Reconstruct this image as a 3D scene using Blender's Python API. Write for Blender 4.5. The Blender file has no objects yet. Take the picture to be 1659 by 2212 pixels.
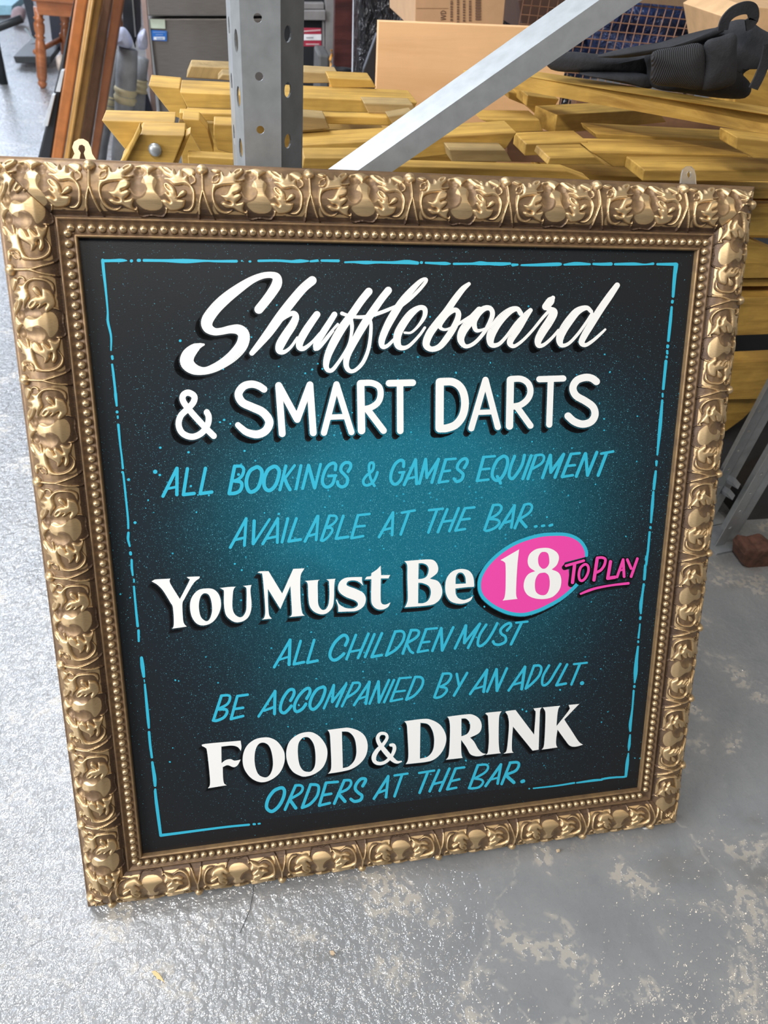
import bpy, bmesh, math, random
import numpy as np
from mathutils import Vector, Matrix
from mathutils.geometry import tessellate_polygon, delaunay_2d_cdt

# ---------------------------------------------------------------- camera, world, lights, exposure
SC = bpy.context.scene
COL = SC.collection
IMG_W, IMG_H, FPX = 1659.0, 2212.0, 1534.0
CAM_Z = 1.0481
# rows: world X, Y, Z axes written in camera space (x right, y down, z forward)
RW = np.array([[0.981138, -0.049566, 0.186847],
               [-0.170708, -0.675696, 0.717142],
               [0.090706, -0.735512, -0.671413]])
cam_data = bpy.data.cameras.new('camera')
cam = bpy.data.objects.new('camera', cam_data); COL.objects.link(cam)
cam_data.sensor_fit = 'VERTICAL'; cam_data.sensor_height = 24.0
cam_data.lens = FPX / IMG_H * 24.0
cam_data.clip_start = 0.02; cam_data.clip_end = 60
mr = Matrix(((RW[0][0], -RW[0][1], -RW[0][2]), (RW[1][0], -RW[1][1], -RW[1][2]), (RW[2][0], -RW[2][1], -RW[2][2])))
cam.matrix_world = Matrix.Translation((0, 0, CAM_Z)) @ mr.to_4x4()
cam_data.dof.use_dof = True; cam_data.dof.focus_distance = 0.90; cam_data.dof.aperture_fstop = 5.0
SC.camera = cam
vs = SC.view_settings
vs.view_transform = 'Standard'; vs.look = 'None'; vs.gamma = 1.0; vs.use_curve_mapping = False
vs.exposure = 0.0
world = bpy.data.worlds.new('hall_ambient'); SC.world = world; world.use_nodes = True
world.node_tree.nodes['Background'].inputs[0].default_value = (0.80, 0.86, 1.0, 1)
world.node_tree.nodes['Background'].inputs[1].default_value = 0.09

def area(name, loc, target, sx, sy, power, color):
    d = bpy.data.lights.new(name, 'AREA'); d.shape = 'RECTANGLE'; d.size = sx; d.size_y = sy
    d.energy = power; d.color = color
    o = bpy.data.objects.new(name, d); COL.objects.link(o); o.location = loc
    o.rotation_euler = (Vector(target) - Vector(loc)).to_track_quat('-Z', 'Y').to_euler()
    return o
area('loading_door_daylight', (-3.3, -0.4, 1.9), (0.3, 0.7, 0.35), 2.2, 2.0, 175, (0.95, 0.97, 1.0))
area('roof_light', (-1.9, 3.5, 3.3), (-1.8, 3.4, 0.0), 1.7, 4.6, 120, (0.84, 0.91, 1.0))
for _x, _y in ((-0.62, 1.25), (-1.15, 1.9), (-1.3, 3.2), (-2.2, 4.4)):
    area('tube_lamp', (_x, _y, 2.95), (_x, _y, 0.0), 0.10, 1.3, 17, (0.93, 0.96, 1.0))
area('far_window', (-2.6, 8.7, 1.7), (-1.2, 3.0, 0.0), 3.4, 2.0, 150, (0.72, 0.82, 1.0))
area('strip_lamp', (-0.5, -0.55, 2.6), (0.3, 0.7, 0.3), 1.5, 0.2, 40, (1.0, 0.95, 0.88))
area('strip_lamp', (2.3, -0.3, 2.8), (0.7, 1.0, 0.4), 1.5, 0.22, 14, (1.0, 0.84, 0.62))

# ---------------------------------------------------------------- helpers
def ray(x, y): return RW @ np.array([x - IMG_W / 2, y - IMG_H / 2, FPX])
def at(x, y, Y):                       # world point at depth Y
    r = ray(x, y); return Vector(r * (Y / r[1])) + Vector((0, 0, CAM_Z))
def on_floor(x, y):
    r = ray(x, y); return Vector(r * (-CAM_Z / r[2])) + Vector((0, 0, CAM_Z))

def link(name, me, mat=None, parent=None, label=None, cat=None, group=None, kind=None):
    o = bpy.data.objects.new(name, me); COL.objects.link(o)
    if mat is not None:
        me.materials.clear(); me.materials.append(mat)
    if parent is not None: o.parent = parent
    tag(o, label, cat, group, kind)
    return o
def tag(o, label=None, cat=None, group=None, kind=None):
    if label: o['label'] = label
    if cat: o['category'] = cat
    if group: o['group'] = group
    if kind: o['kind'] = kind
    return o
def empty(name, loc=(0, 0, 0), label=None, cat=None, group=None):
    o = bpy.data.objects.new(name, None); COL.objects.link(o); o.location = loc; o.empty_display_size = .05
    return tag(o, label, cat, group)
def mesh(name, verts, faces, smooth=False):
    me = bpy.data.meshes.new(name); me.from_pydata([tuple(v) for v in verts], [], faces); me.update()
    if smooth:
        me.polygons.foreach_set('use_smooth', [True] * len(me.polygons))
    return me
def bevel(o, w=.0012, seg=2):
    m = o.modifiers.new('bevel', 'BEVEL'); m.width = w; m.segments = seg; m.limit_method = 'ANGLE'; m.angle_limit = math.radians(40)
    return o
def box_mesh(name, sx, sy, sz, c=(0, 0, 0)):
    x, y, z = sx / 2, sy / 2, sz / 2; cx, cy, cz = c
    v = [(cx + a * x, cy + b * y, cz + d * z) for a in (-1, 1) for b in (-1, 1) for d in (-1, 1)]
    return mesh(name, v, [(0, 1, 3, 2), (4, 6, 7, 5), (0, 4, 5, 1), (2, 3, 7, 6), (0, 2, 6, 4), (1, 5, 7, 3)])
def loops_prism(name, loops, back, matw=None):
    """loops: list of 3-D point lists (outer, holes...) on one plane; extruded along vector back."""
    loops = [[Vector(p) for p in l] for l in loops]
    tri = tessellate_polygon(loops)
    flat = [p for l in loops for p in l]; n = len(flat); back = Vector(back)
    nrm = Vector((0, 0, 0))
    for t in tri:
        nrm += (flat[t[1]] - flat[t[0]]).cross(flat[t[2]] - flat[t[0]]) * 0
    verts = flat + [p + back for p in flat]; faces = []
    if len(loops) == 1:
        faces.append(tuple(range(n))); faces.append(tuple(reversed(range(n, 2 * n))))
    else:
        for t in tri: faces.append(tuple(t)); faces.append(tuple(i + n for i in reversed(t)))
    k = 0
    for l in loops:
        m = len(l)
        for i in range(m):
            a, b = k + i, k + (i + 1) % m
            faces.append((a, b, b + n, a + n))
        k += m
    if matw is not None:
        inv = matw.inverted(); verts = [inv @ v for v in verts]
    me = mesh(name, verts, faces)
    bm = bmesh.new(); bm.from_mesh(me); bmesh.ops.recalc_face_normals(bm, faces=bm.faces); bm.to_mesh(me); bm.free()
    return me
def frame_of(origin, xdir, ydir):
    x = Vector(xdir).normalized(); y = Vector(ydir); y = (y - x * y.dot(x)).normalized(); z = x.cross(y)
    m = Matrix((x, y, z)).transposed().to_4x4(); m.translation = origin
    return m
def depth_for(x, y0, Y, y1):            # how far a level top runs back if its far edge shows at pixel row y1
    z = at(x, y0, Y).z; x2 = x
    for _ in range(8):
        r = ray(x2, y1); k = (z - CAM_Z) / r[2]; Y2 = r[1] * k
        P = at(x, y0, Y); d = Vector((0, 0, CAM_Z)); q = RW.T @ np.array([P.x, Y2, z - CAM_Z]); x2 = q[0] / q[2] * FPX + IMG_W / 2
    return max(.004, Y2 - Y)
def plank(name, pts, Y, depth, mat, axis=(0, 1), floor=False, slant=0.0, yaw=0.0, back=None, label=None, cat='timber', group=None, parent=None, bev=.0015, kind=None):
    """front outline traced as pixels on the plane Y (+ slant per metre of X), pushed back by depth"""
    if isinstance(depth, tuple): depth = depth_for(pts[0][0], pts[0][1], Y, pts[0][1] - depth[0])
    P = []
    for p in pts:
        q = at(p[0], p[1], Y)
        if slant:
            for _ in range(6): q = at(p[0], p[1], Y + slant * (q.x - 0.3))
        P.append(q)
    if floor:
        for i in sorted(range(len(pts)), key=lambda k: -pts[k][1])[:2]: P[i].z = .001
    b = Vector(back) if back is not None else Vector((math.sin(yaw), math.cos(yaw), 0)) * depth
    xd = P[axis[1]] - P[axis[0]]
    c = sum(P, Vector()) / len(P)
    M = frame_of(c, xd, b)
    me = loops_prism(name, [P], b, M)
    o = link(name, me, mat, parent, label, cat if parent is None else None, group, kind); o.matrix_world = M
    if bev: bevel(o, bev)
    return o
def tube(name, pts, r, n=8, mat=None, closed=False, parent=None, **kw):
    pts = [Vector(p) for p in pts]; rr = r if isinstance(r, (list, tuple)) else [r] * len(pts)
    verts = []; faces = []; m = len(pts)
    up = Vector((0, 0, 1))
    for i, p in enumerate(pts):
        a = pts[(i - 1) % m] if (closed or i > 0) else p
        b = pts[(i + 1) % m] if (closed or i < m - 1) else p
        d = (b - a).normalized()
        s = d.cross(up)
        if s.length < 1e-3: s = d.cross(Vector((1, 0, 0)))
        s.normalize(); t = s.cross(d)
        for k in range(n):
            an = 2 * math.pi * k / n
            verts.append(p + (s * math.cos(an) + t * math.sin(an)) * rr[i])
    for i in range(m if closed else m - 1):
        for k in range(n):
            j = (i + 1) % m
            faces.append((i * n + k, i * n + (k + 1) % n, j * n + (k + 1) % n, j * n + k))
    if not closed:
        faces.append(tuple(reversed(range(n)))); faces.append(tuple((m - 1) * n + k for k in range(n)))
    me = mesh(name, verts, faces, True)
    return link(name, me, mat, parent, **kw)
def lathe(name, prof, n=16):
    verts = []; faces = []
    for r, z in prof:
        for k in range(n):
            a = 2 * math.pi * k / n; verts.append((r * math.cos(a), r * math.sin(a), z))
    for i in range(len(prof) - 1):
        for k in range(n):
            faces.append((i * n + k, i * n + (k + 1) % n, (i + 1) * n + (k + 1) % n, (i + 1) * n + k))
    faces.append(tuple(reversed(range(n)))); faces.append(tuple((len(prof) - 1) * n + k for k in range(n)))
    return mesh(name, verts, faces, True)

# ---------------------------------------------------------------- materials
class NT:
    def __init__(s, name):
        s.m = bpy.data.materials.new(name); s.m.use_nodes = True; s.t = s.m.node_tree
        s.b = s.t.nodes['Principled BSDF']; s.tc = None
    def n(s, typ, **kw):
        nd = s.t.nodes.new(typ)
        for k, v in kw.items():
            if k in nd.inputs: nd.inputs[k].default_value = v
            else: setattr(nd, k, v)
        return nd
    def l(s, a, b): s.t.links.new(a, b)
    def coord(s, scale=(1, 1, 1), kind='Object'):
        if s.tc is None: s.tc = s.n('ShaderNodeTexCoord')
        mp = s.n('ShaderNodeMapping'); mp.inputs['Scale'].default_value = scale
        s.l(s.tc.outputs[kind], mp.inputs['Vector']); return mp.outputs['Vector']
    def noise(s, vec, scale, detail=4, rough=.55, dist=0.0):
        nd = s.n('ShaderNodeTexNoise'); nd.inputs['Scale'].default_value = scale; nd.inputs['Detail'].default_value = detail
        nd.inputs['Roughness'].default_value = rough; nd.inputs['Distortion'].default_value = dist
        s.l(vec, nd.inputs['Vector']); return nd.outputs['Fac']
    def ramp(s, fac, stops, interp='LINEAR'):
        r = s.n('ShaderNodeValToRGB'); r.color_ramp.interpolation = interp
        while len(r.color_ramp.elements) < len(stops): r.color_ramp.elements.new(.5)
        for e, (p, c) in zip(r.color_ramp.elements, stops):
            e.position = p; e.color = (c, c, c, 1) if isinstance(c, (int, float)) else (*c, 1)
        s.l(fac, r.inputs['Fac']); return r.outputs['Color']
    def mix(s, fac, a, b, blend='MIX'):
        x = s.n('ShaderNodeMix', data_type='RGBA', blend_type=blend)
        for sock, v in ((x.inputs['Factor'], fac), (x.inputs['A'], a), (x.inputs['B'], b)): s.put(sock, v)
        for i in x.inputs:
            if i.type == 'RGBA' and i.name == 'A': s.put(i, a)
            if i.type == 'RGBA' and i.name == 'B': s.put(i, b)
        return [o for o in x.outputs if o.type == 'RGBA'][0]
    def math(s, op, a, b=0.0, c=0.0):
        x = s.n('ShaderNodeMath', operation=op); s.put(x.inputs[0], a); s.put(x.inputs[1], b); s.put(x.inputs[2], c); return x.outputs[0]
    def put(s, sock, v):
        if isinstance(v, bpy.types.NodeSocket): s.l(v, sock)
        elif sock.type == 'RGBA': sock.default_value = (v, v, v, 1) if isinstance(v, (int, float)) else (*v[:3], 1)
        elif isinstance(v, (int, float)): sock.default_value = v
    def bump(s, h, dist=.001, strength=1.0):
        b = s.n('ShaderNodeBump'); b.inputs['Distance'].default_value = dist; b.inputs['Strength'].default_value = strength
        s.l(h, b.inputs['Height']); s.l(b.outputs['Normal'], s.b.inputs['Normal'])
    def set(s, **kw):
        for k, v in kw.items(): s.put(s.b.inputs[k.replace('_', ' ')], v)
        return s.m
def plain(name, col, rough=.6, metal=0.0, vary=.12, scale=30, bump=0.0, spec=.5):
    t = NT(name); v = t.coord(); f = t.noise(v, scale)
    lo = tuple(c * (1 - vary) for c in col); hi = tuple(min(1, c * (1 + vary)) for c in col)
    t.set(Base_Color=t.ramp(f, [(.3, lo), (.7, hi)]), Roughness=rough, Metallic=metal, Specular_IOR_Level=spec)
    if bump: t.bump(f, bump)
    return t.m
def wood(name, base, dark, rough=.6, scale=1.0, knots=True, streak=1.0, gloss=.4, blotch=.5):
    t = NT(name); v = t.coord((1.2 * scale, 14 * scale, 14 * scale)); oi = t.n('ShaderNodeObjectInfo')
    sh = t.n('ShaderNodeVectorMath', operation='ADD'); t.l(v, sh.inputs[0]); t.l(oi.outputs['Location'], sh.inputs[1])
    v = sh.outputs[0]
    f = t.noise(v, 3.2, 6, .6, .6); g = t.noise(v, 14, 5, .65)
    c = t.ramp(f, [(.30, dark), (.55, base), (.8, tuple(min(1, x * 1.12) for x in base))])
    c = t.mix(t.math('MULTIPLY', t.ramp(g, [(.45, 0.0), (.7, 1.0)]), .25 * streak), c, dark)
    b2 = t.noise(t.coord((6, 6, 6)), 2.5, 3)
    c = t.mix(t.math('MULTIPLY', t.ramp(b2, [(.38, 1.0), (.56, 0.0)]), blotch), c, tuple(x * .55 for x in base))
    rnd = t.n('ShaderNodeHueSaturation'); t.l(c, rnd.inputs['Color'])
    t.l(t.math('MULTIPLY_ADD', oi.outputs['Random'], .30, .85), rnd.inputs['Value'])
    t.set(Base_Color=rnd.outputs['Color'], Roughness=rough, Specular_IOR_Level=gloss)
    t.bump(t.math('ADD', f, t.math('MULTIPLY', g, .5)), .0010, .6)
    return t.m

M_TIMBER = wood('yellow_treated_timber', (0.55, 0.335, 0.075), (0.27, 0.145, 0.028), .55)
M_ENDGRAIN = wood('timber_end', (0.42, 0.29, 0.12), (0.2, 0.13, 0.05), .75)
M_BEECH = wood('beech_veneer', (0.75, 0.47, 0.25), (0.66, 0.39, 0.19), .45, .5, streak=.4, blotch=.06)
M_ORANGE = wood('varnished_pine', (0.52, 0.19, 0.055), (0.38, 0.12, 0.03), .3, .6, gloss=.6)
M_OCHRE = wood('ochre_moulding', (0.50, 0.27, 0.07), (0.36, 0.18, 0.04), .35, .6, gloss=.6)
M_REDBROWN = wood('red_brown_moulding', (0.36, 0.14, 0.06), (0.22, 0.08, 0.04), .35, .6)
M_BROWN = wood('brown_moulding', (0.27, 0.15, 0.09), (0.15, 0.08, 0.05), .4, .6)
M_CHAIR = wood('chair_wood', (0.46, 0.16, 0.06), (0.3, 0.09, 0.03), .25, .8, gloss=.7)
M_MAHOG = wood('dark_red_wood', (0.07, 0.02, 0.018), (0.03, 0.01, 0.01), .4)
M_STEEL = plain('galvanised_steel', (0.38, 0.40, 0.41), .42, .55, .10, 60, .0002)
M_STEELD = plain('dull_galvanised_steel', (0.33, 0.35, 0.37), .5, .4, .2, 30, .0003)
M_LIP = plain('shade_dark_steel', (0.15, 0.16, 0.17), .55, .3, .15, 40)  # rack steel darkened for the lip, its shade put into the colour
M_BRUSH = NT('brushed_stainless'); _f = M_BRUSH.noise(M_BRUSH.coord((3, 3, 90)), 6, 4)
M_BRUSH.set(Base_Color=M_BRUSH.ramp(_f, [(.3, (.23, .21, .20)), (.7, (.31, .29, .27))]), Metallic=.75, Roughness=.38); M_BRUSH = M_BRUSH.m
M_BLACK = plain('black_paint', (0.018, 0.020, 0.024), .45)
M_BLACKM = plain('black_metal', (0.03, 0.035, 0.04), .4, .3)
M_DARK = plain('dark_sheet_metal', (0.055, 0.055, 0.058), .5, .3, .3, 12)
M_GREY = plain('grey_plastic', (0.22, 0.21, 0.21), .5)
M_WHITE = plain('white_paint', (0.62, 0.66, 0.72), .45, vary=.06)
M_WALL = plain('wall_paint', (0.62, 0.60, 0.58), .85, vary=.05, scale=4)
M_RUST = plain('rusty_iron', (0.10, 0.045, 0.03), .8, .1, .5, 60, .002)
M_PUTTY = plain('split_wood_chip', (0.55, 0.42, 0.28), .8)

# ---------------------------------------------------------------- floor and wall
def floor_mat():
    t = NT('grey_floor_paint'); v = t.coord()
    big = t.noise(v, 1.6, 4, .6); mid = t.noise(v, 9, 5, .6, .4); fine = t.noise(v, 85, 2, .5); pit = t.noise(v, 240, 1, .5)
    sep = t.n('ShaderNodeSeparateXYZ'); t.l(v, sep.inputs[0])
    c = t.ramp(mid, [(.3, (.21, .22, .23)), (.7, (.28, .285, .29))])
    worn = t.math('MULTIPLY', t.ramp(mid, [(.55, 0.0), (.60, 1.0)]), t.ramp(fine, [(.46, 0.0), (.52, 1.0)]))
    c = t.mix(t.math('MULTIPLY', worn, .8), c, (.44, .41, .36))
    dirt = t.math('MULTIPLY', t.ramp(t.noise(t.coord((1, 1.6, 1)), 3.1, 4, .7), [(.56, 0.0), (.68, 1.0)]), .5)
    c = t.mix(dirt, c, (.15, .145, .13))
    cr = t.n('ShaderNodeTexVoronoi', feature='DISTANCE_TO_EDGE'); cr.inputs['Scale'].default_value = 2.2
    wv = t.n('ShaderNodeVectorMath', operation='ADD'); t.l(v, wv.inputs[0])
    nz = t.n('ShaderNodeTexNoise'); nz.inputs['Scale'].default_value = 3.5; nz.inputs['Detail'].default_value = 5; t.l(v, nz.inputs['Vector'])
    sc = t.n('ShaderNodeVectorMath', operation='SCALE'); sc.inputs['Scale'].default_value = .35; t.l(nz.outputs['Color'], sc.inputs[0]); t.l(sc.outputs[0], wv.inputs[1]); t.l(wv.outputs[0], cr.inputs['Vector'])
    crack = t.ramp(cr.outputs['Distance'], [(.001, 1.0), (.007, 0.0)])
    c = t.mix(t.math('MULTIPLY', t.math('MULTIPLY', crack, t.ramp(fine, [(.42, 0.0), (.52, 1.0)])), .40), c, (.48, .46, .42))
    rough_zone = t.ramp(t.math('ADD', sep.outputs[0], t.math('MULTIPLY', big, .3)), [(.10, 1.0), (.50, .22)])
    cell = t.n('ShaderNodeTexVoronoi', feature='SMOOTH_F1'); cell.inputs['Scale'].default_value = 95; t.l(v, cell.inputs['Vector'])
    h = t.math('ADD', t.math('MULTIPLY', fine, 1.0), t.math('MULTIPLY', pit, .30)); h = t.math('ADD', h, t.math('MULTIPLY', cell.outputs['Distance'], -.5))
    h = t.math('MULTIPLY', h, rough_zone); h = t.math('ADD', h, t.math('MULTIPLY', mid, .9)); h = t.math('ADD', h, t.math('MULTIPLY', worn, -.12))
    t.set(Base_Color=c, Roughness=t.ramp(fine, [(.35, .22), (.65, .38)]), Specular_IOR_Level=.5, Coat_Weight=t.math('MULTIPLY_ADD', rough_zone, .45, .55), Coat_Roughness=.045, Coat_IOR=1.9)
    t.bump(h, .0008, 1.0)
    cb_ = t.n('ShaderNodeBump'); cb_.inputs['Distance'].default_value = .0075; t.l(h, cb_.inputs['Height']); t.l(cb_.outputs['Normal'], t.b.inputs['Coat Normal'])
    return t.m
fl_me = mesh('floor', [(-6, -2.5, 0), (5, -2.5, 0), (5, 9, 0), (-6, 9, 0), (-6, -2.5, -.1), (5, -2.5, -.1), (5, 9, -.1), (-6, 9, -.1)], [(0, 1, 2, 3), (7, 6, 5, 4), (0, 4, 5, 1), (1, 5, 6, 2), (2, 6, 7, 3), (3, 7, 4, 0)])
link('floor', fl_me, floor_mat(), kind='structure')
w_ = link('wall_back', box_mesh('wall_back', 11, .15, 3.6, (-.5, 9.0, 1.8)), M_WALL, kind='structure')
w_ = link('wall_right', box_mesh('wall_right', .15, 11.5, 3.6, (5.0, 3.25, 1.8)), M_WALL, kind='structure')

# ---------------------------------------------------------------- the framed sign
SW, SH = 0.72, 0.76724                      # bead line rectangle
S_U, S_V, S_N = Vector((1, 0, 0)), Vector((0, .468161, .883643)), Vector((0, -.883643, .468161))
S_C = Vector((0.193707, 0.584507, 0.409599))
SIGN_M = Matrix((S_U, S_V, S_N)).transposed().to_4x4(); SIGN_M.translation = S_C
def sign_uv(x, y, w):                       # pixel -> point on the plane w of the sign, in sign coordinates
    r = ray(x, y); r = Vector(r); o = Vector((0, 0, CAM_Z)) - S_C
    k = (w - o.dot(S_N)) / r.dot(S_N); p = o + r * k
    return p.dot(S_U), p.dot(S_V)
sign = empty('framed_sign', (0, 0, 0), 'black and teal hand-painted games sign in an ornate gold frame, leaning on the rack', 'sign')
sign.matrix_world = SIGN_M

# gilded moulding: relief of one repeat traced over the cell between two ball-and-stem dividers
def gold_mat():
    t = NT('antique_gold'); v = t.coord((1, 1, 1))
    at_ = t.n('ShaderNodeAttribute', attribute_name='rub')
    n1 = t.noise(v, 60, 4, .6); n2 = t.noise(v, 900, 2, .5); n3 = t.noise(t.coord((40, 900, 300)), 2, 2)
    f = t.math('ADD', at_.outputs['Fac'], t.math('MULTIPLY_ADD', n1, .36, -.18))
    c = t.ramp(f, [(.06, (.075, .046, .030)), (.34, (.19, .120, .066)), (.50, (.41, .27, .125)), (.85, (.61, .44, .24))])
    c = t.mix(t.ramp(n3, [(.5, 0.0), (.75, .45)]), c, (.30, .18, .10))
    t.set(Base_Color=c, Metallic=t.ramp(f, [(.3, .45), (.6, .75)]), Roughness=t.ramp(f, [(.3, .50), (.6, .43)]))
    t.bump(n2, .0001, .5)
    return t.m
M_GOLD = gold_mat()
M_BEAD = NT('gold_bead'); _n = M_BEAD.noise(M_BEAD.coord((1, 1, 1)), 300, 3)
M_BEAD.set(Base_Color=M_BEAD.ramp(_n, [(.3, (.46, .33, .19)), (.6, (.68, .52, .31))]), Metallic=.75, Roughness=.33); M_BEAD = M_BEAD.m

def pts_of(s): return [tuple(float(q) for q in p.split(',')) for p in s.split()]
def cat_rom(P, closed=True, n=5):
    P = [np.array(p, float) for p in P]; m = len(P); out = []
    for i in range(m if closed else m - 1):
        p0 = P[(i - 1) % m] if closed or i > 0 else P[i]; p1 = P[i]; p2 = P[(i + 1) % m]
        p3 = P[(i + 2) % m] if closed or i + 2 < m else P[(i + 1) % m]
        for k in range(n):
            t = k / n
            out.append(.5 * ((2 * p1) + (-p0 + p2) * t + (2 * p0 - 5 * p1 + 4 * p2 - p3) * t * t + (-p0 + 3 * p1 - 3 * p2 + p3) * t ** 3))
    if not closed: out.append(P[-1])
    return out
RELIEF = [  # (height mm, edge softness, outline) in the traced cell's own units
 (2.6, 24, '225,425 300,410 330,365 345,290 340,235 370,225 395,290 435,295 455,250 480,190 500,245 560,180 640,160 672,190 655,245 600,300 560,345 610,350 680,338 655,372 590,385 560,392 640,400 600,425 540,432 380,447 290,482 250,540 247,620 272,700 330,768 400,795 460,785 505,755 470,800 400,828 320,812 260,762 225,680 212,560'),
 (1.8, 16, '208,205 255,172 320,175 358,215 320,232 290,248'),
 (1.8, 14, '228,330 250,290 300,262 345,250 330,275 320,330 335,300 330,365 290,400 235,395 222,365 250,380 290,375 315,330 310,290 265,300 240,345'),
 (2.8, 22, '328,535 345,570 405,568 440,520 480,450 540,418 605,425 632,470 600,535 520,570 590,552 628,575 615,615 575,655 545,682 600,672 648,662 660,700 640,755 655,795 695,785 690,815 650,820 560,790 500,755 410,752 345,710 340,680 385,672 440,690 480,690 455,665 410,660 350,600'),
 (2.4, 26, '985,205 1060,192 1140,215 1185,262 1200,218 1235,290 1240,325 1268,262 1295,245 1325,290 1335,365 1385,335 1400,350 1400,420 1430,470 1475,540 1486,640 1462,760 1410,832 1330,835 1300,815 1370,800 1430,745 1448,640 1440,560 1410,505 1340,478 1225,492 1150,430 1068,372 1170,378 1085,318 1035,262'),
 (1.8, 18, '1310,242 1375,208 1450,212 1492,255 1498,330 1500,300 1470,345 1430,335 1345,278'),
 (1.9, 12, '1400,345 1450,330 1500,375 1502,430 1465,475 1420,470 1440,455 1470,440 1482,405 1465,365 1430,355'),
 (2.8, 24, '1062,480 1108,452 1185,490 1232,560 1238,635 1270,585 1330,550 1372,580 1355,625 1300,655 1248,672 1340,682 1345,720 1310,790 1230,822 1135,825 1085,790 1040,725 1030,690 1090,685 1142,712 1098,640 1072,590 1100,580 1130,612 1088,545'),
 (2.6, 30, '680,205 755,185 830,162 900,172 962,205 992,205 960,240 905,285 865,325 820,270 770,228 700,228'),
 (1.6, 8, '680,770 700,795 700,850 742,893 870,875 1005,893 1052,855 1072,800 1045,790 1080,785 1100,805 1065,875 1010,912 870,893 738,912 685,858 676,800'),
]
RELIEF_CUT = [('1085,485 1115,478 1165,530 1170,575 1130,560 1095,520', 1.2, 14), ('540,240 590,205 640,195 620,235 560,280', .9, 14),
              ('1045,225 1100,225 1170,285 1180,335 1120,310 1070,265', .7, 18)]
CW, CH = 760, 440                            # raster of one cell (110 mm x 55 mm, 8 px per mm / along and across)
def cell_maps():
    W_, H_ = 440, 220
    gx, gy = np.meshgrid((np.arange(W_) + .5) / W_, (np.arange(H_) + .5) / H_)
    def to_cell(P):
        o = []
        for x, y in P:
            top = 108 + .036 * x; bot = 903 + .027 * x
            o.append(((x - 95) / 1495.0, (y - top) / (bot - top)))
        return o
    AX, AY = .110, .055
    X = gx * AX; Y = gy * AY
    def sdf(P):
        d2 = np.full(X.shape, 1e9); ins = np.zeros(X.shape, bool); m = len(P)
        for i in range(m):
            ax, ay = P[i]; bx, by = P[(i + 1) % m]
            ex, ey = bx - ax, by - ay; L = ex * ex + ey * ey + 1e-18
            t = np.clip(((X - ax) * ex + (Y - ay) * ey) / L, 0, 1)
            d2 = np.minimum(d2, (X - ax - t * ex) ** 2 + (Y - ay - t * ey) ** 2)
            c = ((ay > Y) != (by > Y))
            with np.errstate(divide='ignore', invalid='ignore'):
                xi = ex * (Y - ay) / (ey if abs(ey) > 1e-12 else 1e-12) + ax
            ins ^= c & (X < xi)
        d = np.sqrt(d2); return np.where(ins, d, -d)
    h = np.zeros(X.shape); rub = np.zeros(X.shape)
    for hh, soft, s in RELIEF:
        P = [(a * AX, b * AY) for a, b in to_cell(cat_rom(pts_of(s), n=3))]
        d = sdf(P); sf = soft * 7.0e-5
        e = hh * .001 * np.clip(1 - np.exp(-np.maximum(d, 0) / (sf * .45)), 0, 1)
        e *= np.clip(d / .00035, 0, 1) * .35 + .65
        e = np.where(d > 0, e, 0)
        h = np.maximum(h, e); rub = np.maximum(rub, np.clip(d / .0006, 0, 1))
    for s, dep, soft in RELIEF_CUT:
        P = [(a * AX, b * AY) for a, b in to_cell(cat_rom(pts_of(s), n=3))]
        d = sdf(P); c = np.clip(d / .0009, 0, 1); h -= c * dep * .001; rub -= c * .5
    def ridge(s, rad, hgt):
        nonlocal h, rub
        P = [(a * AX, b * AY) for a, b in to_cell(cat_rom(pts_of(s), closed=False, n=4))]
        d2 = np.full(X.shape, 1e9)
        for (ax, ay), (bx, by) in zip(P[:-1], P[1:]):
            for sh in (0, AX, -AX):
                ex, ey = bx - ax, by - ay; L = ex * ex + ey * ey + 1e-18
                t = np.clip(((X - ax - sh) * ex + (Y - ay) * ey) / L, 0, 1)
                d2 = np.minimum(d2, (X - sh - ax - t * ex) ** 2 + (Y - ay - t * ey) ** 2)
        d = np.sqrt(d2); q = np.clip(1 - (d / rad) ** 2, 0, 1)
        h = np.maximum(h, hgt * np.sqrt(q)); rub = np.maximum(rub, np.where(q > .25, .9, 0))
    ridge('97,260 97,380 95,490', .0011, .0019)
    ridge('95,490 78,560 55,640 35,740 22,880', .00095, .0018)
    ridge('95,490 120,600 150,700 185,800 235,895', .00095, .0018)
    for sh in (0, AX):                        # the ball
        bx, by = sh, .0063
        r = np.sqrt((X - bx) ** 2 + (Y - by) ** 2); q = np.clip(1 - (r / .0060) ** 2, 0, 1)
        h = np.maximum(h, .0052 * np.sqrt(q)); rub = np.maximum(rub, np.where(q > .15, .95, 0))
    # belly of the cartouche and the rubbed lower apron
    bx, by = (865 - 95) / 1495 * AX, .60 * AY
    q = np.clip(1 - ((X - bx) / .019) ** 2 - ((Y - by) / .019) ** 2, 0, 1)
    belly = .0011 * q
    for hx_, hy_, rx_, ry_ in ((725, 470, 105, 170), (1010, 470, 85, 150), (745, 285, 70, 60), (985, 300, 75, 60)):
        g_ = np.clip(1 - ((X - (hx_ - 95) / 1495 * AX) / (rx_ / 1495 * AX)) ** 2 - ((Y - (hy_ - 130) / 793 * AY) / (ry_ / 793 * AY)) ** 2, 0, 1)
        belly = belly - .0017 * g_
    h = np.where(h > .0003, np.maximum(h, belly), belly)
    P = [(a * AX, b * AY) for a, b in to_cell(cat_rom(pts_of('862,320 925,350 975,405 968,460 945,540 980,620 1028,690 1028,775 950,820 820,815 742,775 685,695 790,650 848,560 832,480 772,435 800,370 835,335'), n=3))]
    rub = np.maximum(rub, np.clip(sdf(P) / .0004 + .3, 0, .9))
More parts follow.
